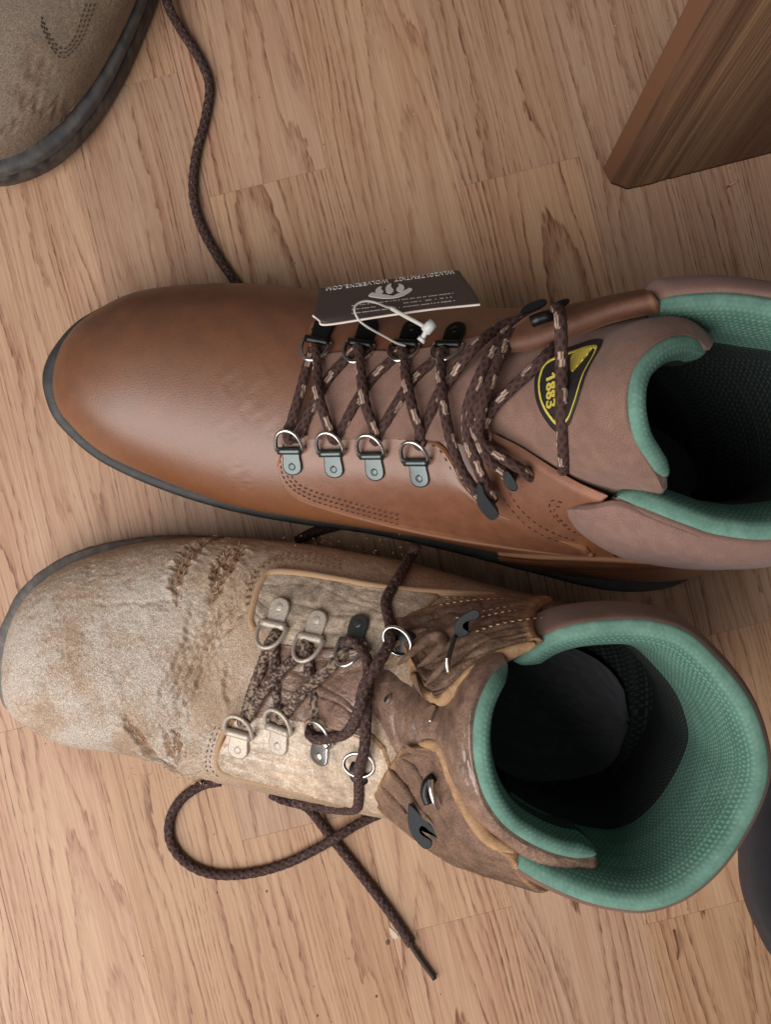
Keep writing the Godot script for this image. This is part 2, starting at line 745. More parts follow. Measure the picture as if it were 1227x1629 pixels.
# a sweep of a profile [inward, up] along a rim line
func rim_sweep(sh: Sheet, line: PackedVector3Array, prof: Array, np: int, centre: Vector3, closed: bool, sgn: float, colour: Callable) -> void:
	var n := line.size()
	var pl := []
	for q in prof:
		pl.append(Vector3(q[0], q[1], 0))
	var pc := curve(pl, np)
	var total := length_of(line)
	var p := PackedVector3Array()
	var cs := PackedColorArray()
	for i in n:
		var a := line[(i + n - 1) % n] if closed else line[maxi(i - 1, 0)]
		var c := line[(i + 1) % n] if closed else line[mini(i + 1, n - 1)]
		var tg := c - a
		var inw := Vector3(-tg.z, 0, tg.x).normalized()
		if inw.dot(centre - line[i]) < 0:
			inw = -inw
		var e := minf(i, n - 1 - i) / float(n - 1) * total
		var f := 1.0 if closed else sqrt(clampf(e / 0.007, 0.0, 1.0)) * 0.96 + 0.04
		for k in np:
			var q := line[i] + (inw * pc[k].x + Vector3(0, pc[k].y, 0)) * f
			p.append(q)
			cs.append(colour.call(q, float(i) / (n - 1), float(k) / (np - 1)))
	if closed:
		for k in np:
			p.append(p[k])
			cs.append(cs[k])
		n += 1
	sh.grid(p, cs, n, np, false, sgn)

# ------------------------------------------------------------------ scene

func _ready() -> void:
	var cam := Camera3D.new()
	cam.name = "camera"
	add_child(cam)
	cam.position = Vector3(0, EYE, 0)
	cam.rotation_degrees = Vector3(-90, 0, 0)
	cam.fov = 2.0 * rad_to_deg(atan(1629.0 / SCALE / 2.0 / EYE))
	cam.near = 0.01
	cam.far = 20.0
	cam.current = true
	var we := WorldEnvironment.new()
	we.name = "surroundings"
	var e := Environment.new()
	e.background_mode = Environment.BG_COLOR
	e.background_color = Color(0.50, 0.48, 0.47)
	e.background_energy_multiplier = 0.62
	e.tonemap_mode = Environment.TONE_MAPPER_LINEAR
	e.tonemap_exposure = 1.0
	e.sdfgi_enabled = true
	e.ssao_enabled = true
	e.ssil_enabled = true
	we.environment = e
	add_child(we)
	# daylight from a window to the lower left of the photograph
	var win := AreaLight3D.new()
	win.name = "window_light"
	add_child(win)
	win.area_size = Vector2(0.75, 1.0)
	win.light_energy = 1.15
	win.light_color = Color(1.0, 0.975, 0.955)
	win.shadow_enabled = true
	win.look_at_from_position(Vector3(-0.47, 0.69, 0.41), Vector3(0, 0.03, 0.02), Vector3.UP)

	rng.seed = 7
	n_low.seed = 3
	n_low.frequency = 0.02
	n_low.fractal_octaves = 3
	n_mid.seed = 5
	n_mid.frequency = 0.12
	n_mid.fractal_octaves = 3
	n_fine.seed = 9
	n_fine.frequency = 0.35
	n_fine.fractal_octaves = 2
	materials()
	build_floor()
	build_furniture()
	build_new_boot()
	build_worn_boot()
	build_far_boot()
	build_tag()
	build_slipper()
	build_debris()

func materials() -> void:
	var grain := noise_tex(FastNoiseLite.TYPE_CELLULAR, 0.05, 2, 4)
	var fuzz := noise_tex(FastNoiseLite.TYPE_SIMPLEX, 0.12, 4, 8)
	var crack := noise_tex(FastNoiseLite.TYPE_PERLIN, 0.035, 5, 12)
	M.leather = mat(Color.WHITE, 0.43, grain, 0.006, 52.0)
	M.leather.metallic_specular = 0.68
	M.matte = mat(Color.WHITE, 0.66, grain, 0.010, 50.0)
	M.worn = mat(Color.WHITE, 0.75, crack, 0.022, 30.0)
	M.worn_smooth = mat(Color.WHITE, 0.34, crack, 0.012, 26.0)
	M.worn_smooth.metallic_specular = 0.7
	M.suede = mat(Color.WHITE, 0.95, fuzz, 0.012, 30.0)
	for q in [[M.worn, 0.70, 0.07, 3], [M.worn_smooth, 0.76, 0.05, 5], [M.suede, 0.66, 0.16, 7], [M.leather, 0.86, 0.09, 9], [M.matte, 0.82, 0.09, 9]]:
		var sp := noise_tex(FastNoiseLite.TYPE_SIMPLEX, q[2], 4, q[3])
		var g := Gradient.new()
		var lo: float = q[1]
		g.set_color(0, Color(lo, lo, lo))
		g.set_color(1, Color(1, 1, 1))
		g.set_offset(0, 0.25)
		g.set_offset(1, 0.72)
		sp.color_ramp = g
		q[0].albedo_texture = sp
	M.suede.rim_enabled = true
	M.suede.rim = 0.25
	M.edge = mat(Color.WHITE, 0.9, fuzz, 0.03, 40.0)
	M.rubber = mat(Color.WHITE, 0.55, fuzz, 0.01, 20.0)
	M.plate = mat(lin(92, 100, 100), 0.36, fuzz, 0.003, 60.0, false)
	M.plate.metallic = 0.9
	M.dark_plate = mat(lin(48, 50, 52), 0.34, fuzz, 0.003, 60.0, false)
	M.dark_plate.metallic = 0.85
	M.steel = mat(lin(205, 203, 200), 0.2, null, 0, 1, false)
	M.steel.metallic = 1.0
	M.black_hook = mat(lin(52, 56, 60), 0.5, fuzz, 0.004, 60.0, false)
	M.black_hook.metallic = 0.3
	M.dusty = mat(lin(188, 178, 166), 0.5, crack, 0.02, 60.0, false)
	M.dusty.metallic = 0.45
	M.lace = mat(Color.WHITE, 0.85)
	M.thread = mat(Color.WHITE, 0.8)
	M.lining = mat(Color.WHITE, 0.95)
	M.dark = mat(Color.WHITE, 0.95, fuzz, 0.02, 40.0)

# ------------------------------------------------------------------ floor

# grey noise stretched to sx by sy pixels
func stretched(w: int, h: int, sx: float, sy: float, oct: int, sd: int) -> PackedByteArray:
	var n := FastNoiseLite.new()
	n.seed = sd
	n.noise_type = FastNoiseLite.TYPE_SIMPLEX
	n.fractal_octaves = oct
	n.fractal_type = FastNoiseLite.FRACTAL_FBM if oct > 1 else FastNoiseLite.FRACTAL_NONE
	n.frequency = 0.15
	var k := 5.0
	var im := n.get_image(maxi(8, int(w / sx * k)), maxi(8, mini(h, int(h / sy * k))), false, false, false)
	if h / sy * k > h:
		n.frequency = 0.55 / sy
		im = n.get_image(maxi(8, int(w / sx * sy)), h, false, false, false)
	im.resize(w, h, Image.INTERPOLATE_CUBIC)
	return im.get_data()

func hash01(k: float, q: float) -> float:
	var x := absf(sin(k * 12.9898 + q * 78.233) * 43758.5453)
	return x - floor(x)

func wood_texture(sd: int) -> Array:
	var w := 2048
	var h := 1025
	var wob := stretched(w, h, 420, 70, 2, sd)
	var jit := stretched(w, h, 36, 7, 2, sd + 1)
	var fib := stretched(w, h, 160, 2.4, 2, sd + 2)
	var tick := stretched(w, h, 26, 2.2, 1, sd + 3)
	var tone := stretched(w, h, 500, 60, 2, sd + 4)
	var stn := stretched(w, h, 260, 14, 1, sd + 5)
	var out := PackedByteArray()
	out.resize(w * h * 3)
	var grey := PackedByteArray()
	grey.resize(w * h)
	var band := 205
	var light := Vector3(201, 167, 139)
	var red := Vector3(166, 122, 97)
	var deep := Vector3(112, 76, 61)
	var r2 := RandomNumberGenerator.new()
	r2.seed = sd
	for b in 5:
		var iscath := b % 2 == 1
		var c := r2.randf_range(-0.4, 0.4)
		var num := r2.randf_range(6.0, 9.0)
		var drift := 0.0042 if b % 4 == 1 else -0.0042
		var last := 1e9
		var width := 0.3
		var power := 0.5
		for yi in band:
			var yy := yi / 102.5 - 1.0
			var yw := num * (yy + 0.16 * sin(yy * 3.7 + b) + 0.07 * sin(yy * 9.0 + 2.0 * b))
			for x in w:
				var k := (b * band + yi) * w + x
				var ww := (wob[k] - 128) / 110.0
				var jj := (jit[k] - 128) / 110.0 * 0.06
				var f: float
				if iscath:
					var d := yy - c + ww * 0.10
					f = 6.0 * d * d + drift * x + ww * 0.4 + jj * 1.2 + 20.0
				else:
					f = yw + ww * 0.7 + jj * 1.5 + x * 0.0006 + 20.0
				var fl := floorf(f)
				var fr := f - fl
				if fl != last:
					last = fl
					power = 0.35 + 0.65 * hash01(fl, b)
					width = 0.25 + 0.55 * hash01(fl, b + 9.0)
				var ring := 0.0
				var q := 1.0 - (1.0 - fr) / width
				if q > 0.0:
					ring = q * sqrt(q) * minf(1.0, (1.0 - fr) * 20.0) * power * clampf(0.85 + 0.35 * (stn[k] - 128) / 100.0, 0.3, 1.1)
				var tk := clampf((tick[k] - 156) / 40.0, 0.0, 1.0)
				var t := clampf(0.22 + 0.95 * ring + 0.26 * (fib[k] - 128) / 100.0 + 0.16 * (tone[k] - 128) / 100.0, 0.0, 1.0)
				var p := clampf(0.65 * ring * (0.35 + tk) + 0.5 * maxf(0.0, ring - 0.5) + 0.16 * tk * (0.3 + ring), 0.0, 1.0)
				out[k * 3] = int(lerpf(lerpf(light.x, red.x, t), deep.x, p))
				out[k * 3 + 1] = int(lerpf(lerpf(light.y, red.y, t), deep.y, p))
				out[k * 3 + 2] = int(lerpf(lerpf(light.z, red.z, t), deep.z, p))
				grey[k] = int(255.0 * p)
	return [ImageTexture.create_from_image(Image.create_from_data(w, h, false, Image.FORMAT_RGB8, out)), Image.create_from_data(w, h, false, Image.FORMAT_L8, grey)]

func build_floor() -> void:
	var tex: Array = wood_texture(21)
	var m := StandardMaterial3D.new()
	m.albedo_texture = tex[0]
	m.vertex_color_use_as_albedo = true
	m.roughness = 0.42
	m.metallic_specular = 0.4
	m.heightmap_enabled = true
	m.heightmap_texture = ImageTexture.create_from_image(tex[1])
	m.heightmap_scale = -0.002
	M.wood = m
	var sub := BoxMesh.new()
	sub.size = Vector3(1.5, 0.02, 1.5)
	var fl := MeshInstance3D.new()
	fl.name = "floor"
	fl.mesh = sub
	fl.material_override = mat(lin(66, 45, 36), 0.9, null, 0, 1, false)
	fl.position = Vector3(0, -0.0185, 0)
	fl.set_meta("kind", "structure")
	fl.set_meta("label", "oak laminate floor of narrow strips under the boots")
	add_child(fl)
	used["floor"] = 0
	var ang := deg_to_rad(14.0)
	var dr := Vector3(sin(ang), 0, cos(ang))      # along the strips
	var ac := Vector3(cos(ang), 0, -sin(ang))     # across
	var wid := 196.0 / SCALE
	# where strip edges and the joints that show lie
	var o := at(MX, MY, 0)
	var s0 := (50.0 - (MX * cos(ang) - MY * sin(ang))) / SCALE
	var r0 := -(MX * sin(ang) + MY * cos(ang)) / SCALE
	var known := {0: 1391.0, 1: 385.0, 3: 465.0}
	for k in range(-10, 12):
		var sa := s0 + wid * k
		var joints := []
		var first := -0.75 + 0.13 * posmod(k * 5, 7) / 7.0
		if known.has(k):
			var z: float = r0 + known[k] / SCALE
			first = z
			while first > -0.6:
				first -= 0.367
		joints.append(first)
		while first < 0.7:
			first += 0.367
			joints.append(first)
		for j in joints.size() - 1:
			var sh := Sheet.new()
			var g1 := 0.00002 if posmod(k - 1, 3) else 0.00009
			var g2 := 0.00002 if posmod(k, 3) else 0.00009
			var x0 := sa + g1
			var x1 := sa + wid - g2
			var a0: float = joints[j] + 0.00003
			var a1: float = joints[j + 1] - 0.00003
			var band := posmod(k * 2 + j * 3 + 1, 5)
			if k == 1 and j >= 1:
				band = 3
			var u0 := rng.randf_range(0.0, 0.38)
			var tone := rng.randf_range(0.84, 1.06)
			var warm := rng.randf_range(-0.05, 0.09) + (0.95 - tone) * 0.3
			var col := Color(tone * (1 + warm * 0.4), tone, tone * (1 - warm))
			var flip := rng.randf() < 0.5
			var ch := 0.00006
			var pts := []
			for lay in [[0.0, -0.0085], [0.0, -ch], [ch, 0.0]]:
				for cn in [[x0, a0, 1, 1], [x1, a0, -1, 1], [x1, a1, -1, -1], [x0, a1, 1, -1]]:
					var xx: float = cn[0] + cn[2] * lay[0]
					var aa: float = cn[1] + cn[3] * lay[0]
					pts.append([ac * xx + dr * aa + Vector3(0, lay[1], 0), Vector2(u0 + (aa - a0) / 0.62, (band + 0.02 + 0.96 * ((x1 - xx) if flip else (xx - x0)) / wid) * 0.2)])
			for l in 2:
				for c in 4:
					var d := (c + 1) % 4
					var q: Array = [pts[l * 4 + c], pts[l * 4 + d], pts[l * 4 + 4 + d], pts[l * 4 + 4 + c]]
					var cenp: Vector3 = (q[0][0] + q[1][0]) * 0.5 - (ac * (x0 + x1) * 0.5 + dr * (a0 + a1) * 0.5)
					var nn := (ac if c % 2 == 1 else dr)
					if nn.dot(cenp) < 0:
						nn = -nn
					if l == 1:
						nn = (nn + Vector3.UP).normalized()
					var b := sh.v.size()
					for z in q:
						sh.add(z[0], nn, col, z[1])
					sh.quad(b, b + 1, b + 2, b + 3)
			var b2 := sh.v.size()
			for c in 4:
				sh.add(pts[8 + c][0], Vector3.UP, col, pts[8 + c][1])
			sh.quad(b2, b2 + 1, b2 + 2, b2 + 3)
			var pl := MeshInstance3D.new()
			pl.name = "plank" if fl.get_child_count() == 0 else "plank_%03d" % fl.get_child_count()
			pl.mesh = sh.mesh()
			pl.material_override = m
			pl.position = Vector3(0, 0.0185, 0)
			fl.add_child(pl, true)

# ------------------------------------------------------------------ the wooden leg at the top right

func build_furniture() -> void:
	var t := thing("wooden_furniture", "dark brown wooden furniture leg standing on the floor at the upper right", "furniture", at(1080, 265, 0))
	var org := t.position
	var sh := Sheet.new()
	# outline on the floor and at the top, each a rounded corner
	var low := [at(960, 268, 0.0), at(972, 292, 0.0), at(1000, 302, 0.0), at(1220, 246, 0.0), at(1330, 215, 0.0), at(1300, 150, 0.0), at(1130, 190, 0.0), at(985, 240, 0.0)]
	var h := 0.16
	var high := [at(1205, -215, h), at(1232, -185, h), at(1275, -170, h), at(1700, -260, h), at(1800, -300, h), at(1760, -420, h), at(1500, -370, h), at(1260, -290, h)]
	var rows := 80
	var nn := 620
	var p := PackedVector3Array()
	var cs := PackedColorArray()
	var la := dense(low, nn)
	var lb := dense(high, nn)
	var a := lin(116, 84, 62)
	var b := lin(82, 58, 46)
	var worn := lin(160, 128, 96)
	var redd := lin(112, 76, 54)
	for i in rows + 2:
		var k := clampf((i - 1) / float(rows - 1), 0, 1)
		for j in nn:
			var inset := 0.0
			if i == 0:
				inset = 0.01
			var q := la[j].lerp(lb[j], k)
			if i == 0 or i == rows + 1:
				q = q.lerp(la[0].lerp(la[4], 0.5) if i == 0 else lb[0].lerp(lb[4], 0.5), 0.9)
			var g := n_mid.get_noise_3d(j * 0.28, k * 3.0, 3.0) + 0.8 * n_fine.get_noise_3d(j * 0.9, k * 7.0, 1.0)
			var c := b.lerp(a, clampf(0.5 + 0.8 * g, 0, 1))
			var u := j / float(nn)
			var wr := smooth(0.03, 0.10, u) * smooth(0.30, 0.14, u)
			c = c.lerp(worn, 0.5 * wr * clampf(0.55 + 0.9 * n_mid.get_noise_3d(j * 0.5, k * 5.0, 9.0), 0, 1))
			if u > 0.96 or u < 0.03:
				c = redd
			q += Vector3(0, 0, 0.0004 * g) * wr
			p.append(q - org)
			cs.append(c)
	sh.grid(p, cs, rows + 2, nn, true, 1.0)
	var m := mat(Color.WHITE, 0.55, noise_tex(FastNoiseLite.TYPE_SIMPLEX, 0.06, 3, 31), 0.012, 25.0)
	put("leg", sh.mesh(), m, t)

func dense(pts: Array, n: int) -> PackedVector3Array:
	# closed polygon with lightly rounded corners, even in length from its first point
	var q := []
	var m := pts.size()
	for i in m:
		var a: Vector3 = pts[i]
		var b: Vector3 = pts[(i + 1) % m]
		q.append(a.lerp(b, 0.06))
		q.append(a.lerp(b, 0.35))
		q.append(a.lerp(b, 0.65))
		q.append(a.lerp(b, 0.94))
	var c := curve(q, n * 3, true)
	c.append(c[0])
	return curve(Array(c), n + 1, false, true).slice(0, n)

# ------------------------------------------------------------------ new boot

func ring_keys(prof: Array, mids: Array) -> Array:
	var out := []
	for i in prof.size():
		var p: Array = prof[i]
		out.append([p[0], p[1], p[2], p[3], p[4], p[5], p[6], mids[i][0], mids[i][1], mids[i][2]])
	return out

const MIDS := [[0.4, 2.2, 2.0], [0.36, 3.0, 2.1], [0.33, 4.0, 2.2], [0.32, 4.5, 2.25], [0.32, 5.0, 2.25], [0.33, 5.0, 2.2], [0.34, 4.5, 2.1], [0.36, 4.0, 2.0], [0.4, 3.4, 2.0], [0.44, 2.8, 2.0], [0.47, 2.5, 2.1], [0.5, 2.3, 2.1], [0.5, 2.2, 2.2], [0.5, 2.2, 2.2], [0.5, 2.2, 2.2], [0.5, 2.2, 2.2]]

func build_new_boot() -> void:
	var prof := [
		[0.0055, 0.028, 0.0055, 0.034, 0.002, -0.002, -0.002],
		[0.0075, 0.022, 0.0100, 0.046, 0.0150, -0.0025, -0.0025],
		[0.0150, 0.020, 0.0210, 0.057, 0.0252, -0.0038, -0.0038],
		[0.0325, 0.019, 0.0410, 0.064, 0.0370, -0.0055, -0.0055],
		[0.062, 0.018, 0.072, 0.068, 0.0452, -0.007, -0.007],
		[0.094, 0.018, 0.104, 0.073, 0.0498, -0.007, -0.008],
		[0.126, 0.019, 0.134, 0.081, 0.0500, -0.0075, -0.009],
		[0.160, 0.021, 0.160, 0.092, 0.0488, -0.0075, -0.010],
		[0.196, 0.023, 0.184, 0.105, 0.0475, -0.006, -0.012],
		[0.240, 0.024, 0.202, 0.117, 0.0460, -0.002, -0.0135],
		[0.288, 0.026, 0.215, 0.128, 0.0440, 0.003, -0.0145],
		[0.313, 0.045, 0.222, 0.136, 0.0430, 0.000, -0.0155],
		[0.317, 0.080, 0.228, 0.143, 0.0430, -0.008, -0.0165],
		[0.321, 0.110, 0.232, 0.149, 0.0430, -0.013, -0.017],
		[0.327, 0.132, 0.236, 0.153, 0.0435, -0.016, -0.018],
		[0.333, 0.146, 0.240, 0.156, 0.0440, -0.018, -0.018]]
	var b := Last.new(ring_keys(prof, MIDS), at(82, 595, 0.02), deg_to_rad(11.5))
	var t := thing("new_work_boot", "new brown leather lace-up work boot with a hang tag, clean smooth toe", "boot", Vector3.ZERO, "")
	# upper
	var rel := Relief.new(420, 380)
	var brown := lin(124, 80, 55)
	var dark := lin(84, 56, 45)
	var warm := lin(146, 93, 58)
	# faint wrinkles
	for k in 10:
		var y := rng.randf_range(470, 780)
		var x := rng.randf_range(360, 440)
		crease(b, rel, [[x, y], [x + rng.randf_range(-8, 8), y + 15], [x + 4, y + 32]], 2.5, 0.00012, 0.0, 0.6)
	var col := func(q: Vector3, tt: float, phi: float, _x: float) -> Color:
		var n := n_low.get_noise_3dv(q * 900.0)
		var m2 := n_mid.get_noise_3dv(q * 700.0)
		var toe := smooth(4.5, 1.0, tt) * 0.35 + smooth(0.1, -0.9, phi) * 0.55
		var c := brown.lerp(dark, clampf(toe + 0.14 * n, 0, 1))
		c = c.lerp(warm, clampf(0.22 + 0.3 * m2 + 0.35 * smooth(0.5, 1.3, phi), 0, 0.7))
		return c * (1.0 + 0.10 * n_fine.get_noise_3dv(q * 1800.0))
	var hole := func(tt: float, phi: float) -> bool:
		return (tt > 9.3 and absf(phi) < 0.75) or (tt > 11.0 and absf(phi) < 1.3) or tt > 12.5
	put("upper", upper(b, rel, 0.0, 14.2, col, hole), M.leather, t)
	# sole
	var rub := lin(48, 50, 52)
	var rub2 := lin(30, 31, 33)
	var side := [[-0.001, 0.0, 0.0], [0.004, 0.0165, -0.001], [0.0135, 0.0282, -0.0025], [0.032, 0.0400, -0.004], [0.062, 0.0480, -0.005], [0.094, 0.0515, -0.0055], [0.126, 0.0505, -0.005], [0.160, 0.0465, -0.003], [0.196, 0.0430, 0.001], [0.235, 0.0420, 0.004], [0.275, 0.0410, 0.006], [0.303, 0.0330, 0.006], [0.316, 0.0180, 0.006], [0.320, 0.0, 0.006]]
	put("sole", sole_shape(b, side, [[0.0, 0.006], [0.0, 0.003], [0.003, 0.0005], [0.009, 0.0], [0.0125, 0.0005], [0.0132, 0.0018], [0.0140, 0.0018], [0.0148, 0.0006], [0.0185, 0.0004], [0.0202, 0.0016], [0.0208, 0.0045], [0.0200, 0.012]], 260, [rub2, rub2, rub2, rub2, rub2, rub2, rub2, rub, rub, rub, rub, rub]), M.rubber, t)
	# heel rand
	var hl := Sheet.new()
	slab(hl, [all_on(b, [[790, 886], [860, 893], [940, 897], [1020, 899], [1090, 896]], 0.0012), spots([[815, 893, 0.03], [875, 906, 0.027], [945, 917, 0.022], [1010, 918, 0.021], [1085, 900, 0.022]])], 0.003, 14, 60, 1.0, lin(104, 64, 44), lin(130, 84, 58))
	put("heel_rand", hl.mesh(), M.leather, t)
	# quarters
	var face := lin(132, 86, 61)
	var raw := lin(172, 118, 84)
	var ql := Sheet.new()
	var e1 := [[449, 712], [470, 694], [530, 688], [600, 690], [660, 695], [698, 705], [722, 735], [745, 785], [790, 812], [850, 838], [935, 872]]
	var e2 := [[441, 738], [452, 772], [490, 797], [560, 818], [640, 838], [720, 853], [790, 864], [840, 871], [880, 876], [910, 879], [940, 880]]
	var em := []
	for k in e1.size():
		em.append([(e1[k][0] + e2[k][0]) * 0.5, (e1[k][1] + e2[k][1]) * 0.5])
	slab(ql, [all_on(b, e1, 0.0012), all_on(b, em, 0.0014), all_on(b, e2, 0.001)], 0.0028, 60, 160, 1.0, face, raw, 0.00004)
	put("lower_quarter", ql.mesh(), M.leather, t)
	var qu := Sheet.new()
	var f1 := [[497, 580], [515, 585], [560, 588], [620, 590], [680, 590], [730, 585], [765, 575], [800, 560], [850, 545]]
	var f2 := [[492, 545], [500, 510], [540, 497], [600, 488], [660, 486], [720, 488], [770, 492], [810, 494], [850, 492]]
	var fm := []
	for k in f1.size():
		fm.append([(f1[k][0] + f2[k][0]) * 0.5, (f1[k][1] + f2[k][1]) * 0.5])
	slab(qu, [all_on(b, f1, 0.0012), all_on(b, fm, 0.0014), all_on(b, f2, 0.001)], 0.0028, 40, 120, -1.0, lin(124, 80, 58), raw, 0.00004)
	put("upper_quarter", qu.mesh(), M.leather, t)
	# flaps beside the tongue
	var fl := Sheet.new()
	slab(fl, [spots([[786, 690, 0.118], [830, 712, 0.122], [880, 744, 0.127], [925, 770, 0.131], [968, 789, 0.135]]), spots([[768, 730, 0.108], [808, 762, 0.112], [855, 795, 0.117], [900, 814, 0.118], [940, 828, 0.116]]), spots([[752, 770, 0.096], [786, 802, 0.099], [830, 834, 0.1], [880, 856, 0.1], [930, 870, 0.097]]), spots([[745, 790, 0.088], [780, 822, 0.088], [830, 848, 0.087], [880, 864, 0.087], [930, 876, 0.086]])], 0.0036, 40, 90, 1.0, lin(134, 88, 64), lin(164, 116, 92), 0.00012)
	put("lower_flap", fl.mesh(), M.matte, t)
	var flap_p := slab_p.duplicate()
	var se := Sheet.new()
	tube(se, curve(all_on(b, [[452, 772], [478, 793], [520, 808], [580, 825], [650, 842], [720, 856], [790, 867], [850, 875], [900, 880], [945, 882]], 0.0012), 160, false, true), 0.0011, 10, lin(150, 104, 78))
	tube(se, curve(all_on(b, [[795, 880], [850, 885], [910, 887], [980, 890], [1050, 894]], 0.0022), 100, false, true), 0.0012, 10, lin(156, 112, 86))
	put("seam_edge", se.mesh(), M.matte, t)
	var fu := Sheet.new()
	slab(fu, [spots([[803, 557, 0.119], [860, 552, 0.124], [920, 532, 0.130], [980, 510, 0.136], [1055, 494, 0.142]]), spots([[800, 550, 0.120], [860, 532, 0.128], [920, 508, 0.134], [980, 488, 0.14], [1045, 474, 0.146]]), spots([[799, 540, 0.114], [850, 500, 0.116], [910, 487, 0.12], [975, 474, 0.125], [1036, 464, 0.13]])], 0.0034, 40, 90, -1.0, lin(118, 80, 62), lin(164, 116, 92), 0.00012)
	put("upper_flap", fu.mesh(), M.matte, t)
	# tongue
	var suede := lin(154, 120, 106)
	var tg := Sheet.new()
	var rows := [
		spots([[1116, 562, 0.150], [1088, 545, 0.156], [1043, 560, 0.162], [1012, 611, 0.166], [1007, 655, 0.166], [1029, 712, 0.160], [1060, 762, 0.150]]),
		spots([[1130, 550, 0.143], [1085, 519, 0.148], [1018, 531, 0.154], [972, 600, 0.159], [966, 660, 0.159], [988, 732, 0.152], [1057, 780, 0.141]]),
		spots([[1085, 520, 0.125], [1030, 516, 0.132], [960, 547, 0.141], [917, 605, 0.145], [910, 665, 0.145], [928, 735, 0.137], [1000, 790, 0.121]]),
		spots([[985, 505, 0.104], [925, 520, 0.116], [880, 560, 0.126], [857, 610, 0.130], [852, 660, 0.130], [866, 722, 0.121], [925, 785, 0.104]]),
		spots([[880, 510, 0.092], [842, 535, 0.104], [812, 572, 0.114], [797, 615, 0.118], [793, 655, 0.118], [803, 705, 0.109], [848, 755, 0.092]]),
		all_on(b, [[740, 545], [738, 570], [732, 595], [728, 620], [728, 650], [732, 680], [745, 710]], 0.0008),
		all_on(b, [[650, 560], [648, 580], [644, 600], [640, 625], [640, 650], [640, 680], [645, 700]], 0.0012),
		all_on(b, [[570, 560], [568, 580], [564, 600], [560, 625], [560, 650], [560, 680], [565, 700]], 0.0012),
		all_on(b, [[508, 565], [504, 580], [500, 600], [498, 625], [496, 650], [492, 680], [488, 700]], 0.0003)]
	slab(tg, rows, 0.0055, 170, 110, 1.0, suede, suede * 0.95, 0.00012)
	var tongue_p := slab_p.duplicate()
	put("tongue", tg.mesh(), M.suede, t)
	# green lining of the tongue with its rolled lip
	var lip := curve(spots([[1124, 560, 0.149], [1094, 547, 0.156], [1057, 556, 0.162], [1024, 590, 0.166], [1014, 635, 0.168], [1022, 688, 0.165], [1042, 724, 0.159], [1064, 757, 0.151]]), 150, false, true)
	var tl := Sheet.new()
	mesh_sheet(tl, lip, [[-0.003, -0.002], [-0.0026, 0.001], [0.0, 0.0022], [0.0026, 0.001], [0.0036, -0.004], [0.0042, -0.009]], 20, Vector3(0.15, 0, -0.03), -1.0, false)
	put("tongue_lining", tl.mesh(), M.lining, t)
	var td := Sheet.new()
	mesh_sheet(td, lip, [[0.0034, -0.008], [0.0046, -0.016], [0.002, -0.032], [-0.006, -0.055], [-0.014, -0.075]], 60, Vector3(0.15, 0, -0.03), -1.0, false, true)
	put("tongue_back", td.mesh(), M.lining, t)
	# collar
	var rim := curve(spots([[982, 791, 0.138], [1035, 812, 0.144], [1090, 833, 0.148], [1144, 850, 0.150], [1227, 857, 0.152], [1330, 835, 0.155], [1410, 760, 0.158], [1432, 660, 0.160], [1402, 560, 0.158], [1320, 495, 0.155], [1227, 476, 0.152], [1150, 467, 0.150], [1071, 472, 0.146], [1033, 484, 0.141]]), 320, false, true)
	var cp := Sheet.new()
	var sc := lin(154, 121, 110)
	rim_sweep(cp, rim, [[0.0012, 0.0], [-0.002, 0.001], [-0.0062, -0.003], [-0.0086, -0.010], [-0.0085, -0.019], [-0.0065, -0.028], [-0.003, -0.038], [0.0005, -0.048], [0.003, -0.06]], 50, Vector3(0.15, 0, -0.03), false, 1.0, func(q: Vector3, _u: float, _v: float) -> Color: return sc * (1.0 + 0.12 * n_mid.get_noise_3dv(q * 900.0) + 0.1 * n_low.get_noise_3dv(q * 500.0)))
	put("collar", cp.mesh(), M.suede, t)
	var cq := Sheet.new()
	slab(cq, [spots([[903, 805, 0.121], [940, 804, 0.132], [985, 797, 0.1395], [1035, 816, 0.1445], [1090, 837, 0.1485], [1150, 855, 0.150], [1227, 862, 0.152], [1310, 848, 0.154]]), spots([[905, 808, 0.120], [935, 824, 0.126], [985, 843, 0.132], [1035, 862, 0.137], [1090, 877, 0.140], [1150, 886, 0.142], [1227, 886, 0.142], [1320, 866, 0.145]]), spots([[907, 811, 0.119], [930, 840, 0.117], [980, 872, 0.117], [1035, 888, 0.118], [1090, 896, 0.118], [1150, 898, 0.120], [1227, 892, 0.125], [1320, 868, 0.13]]), spots([[909, 813, 0.112], [936, 845, 0.108], [985, 872, 0.104], [1035, 886, 0.100], [1090, 891, 0.096], [1150, 890, 0.094], [1227, 880, 0.094], [1310, 850, 0.1]])], 0.004, 60, 140, 1.0, sc, sc, 0.0001)
	put("collar_panel", cq.mesh(), M.suede, t)
	var cl := Sheet.new()
	mesh_sheet(cl, rim, [[-0.0005, 0.0004], [0.0012, 0.0018], [0.005, 0.001], [0.008, -0.004], [0.0105, -0.014], [0.0118, -0.026]], 40, Vector3(0.15, 0, -0.03), 1.0, false)
	put("collar_lining", cl.mesh(), M.lining, t)
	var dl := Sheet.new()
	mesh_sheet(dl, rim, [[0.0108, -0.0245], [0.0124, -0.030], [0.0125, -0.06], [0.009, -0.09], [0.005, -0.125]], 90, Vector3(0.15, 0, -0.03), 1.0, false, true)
	put("shade_toned_lining", dl.mesh(), M.lining, t)  # lower lining, coloured near black for the shade down the shaft
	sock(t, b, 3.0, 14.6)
	insole(t, b, 0.21, 0.30, 0.031, 0.036)
	# seams
	var st := Sheet.new()
	var tc := lin(86, 54, 40)
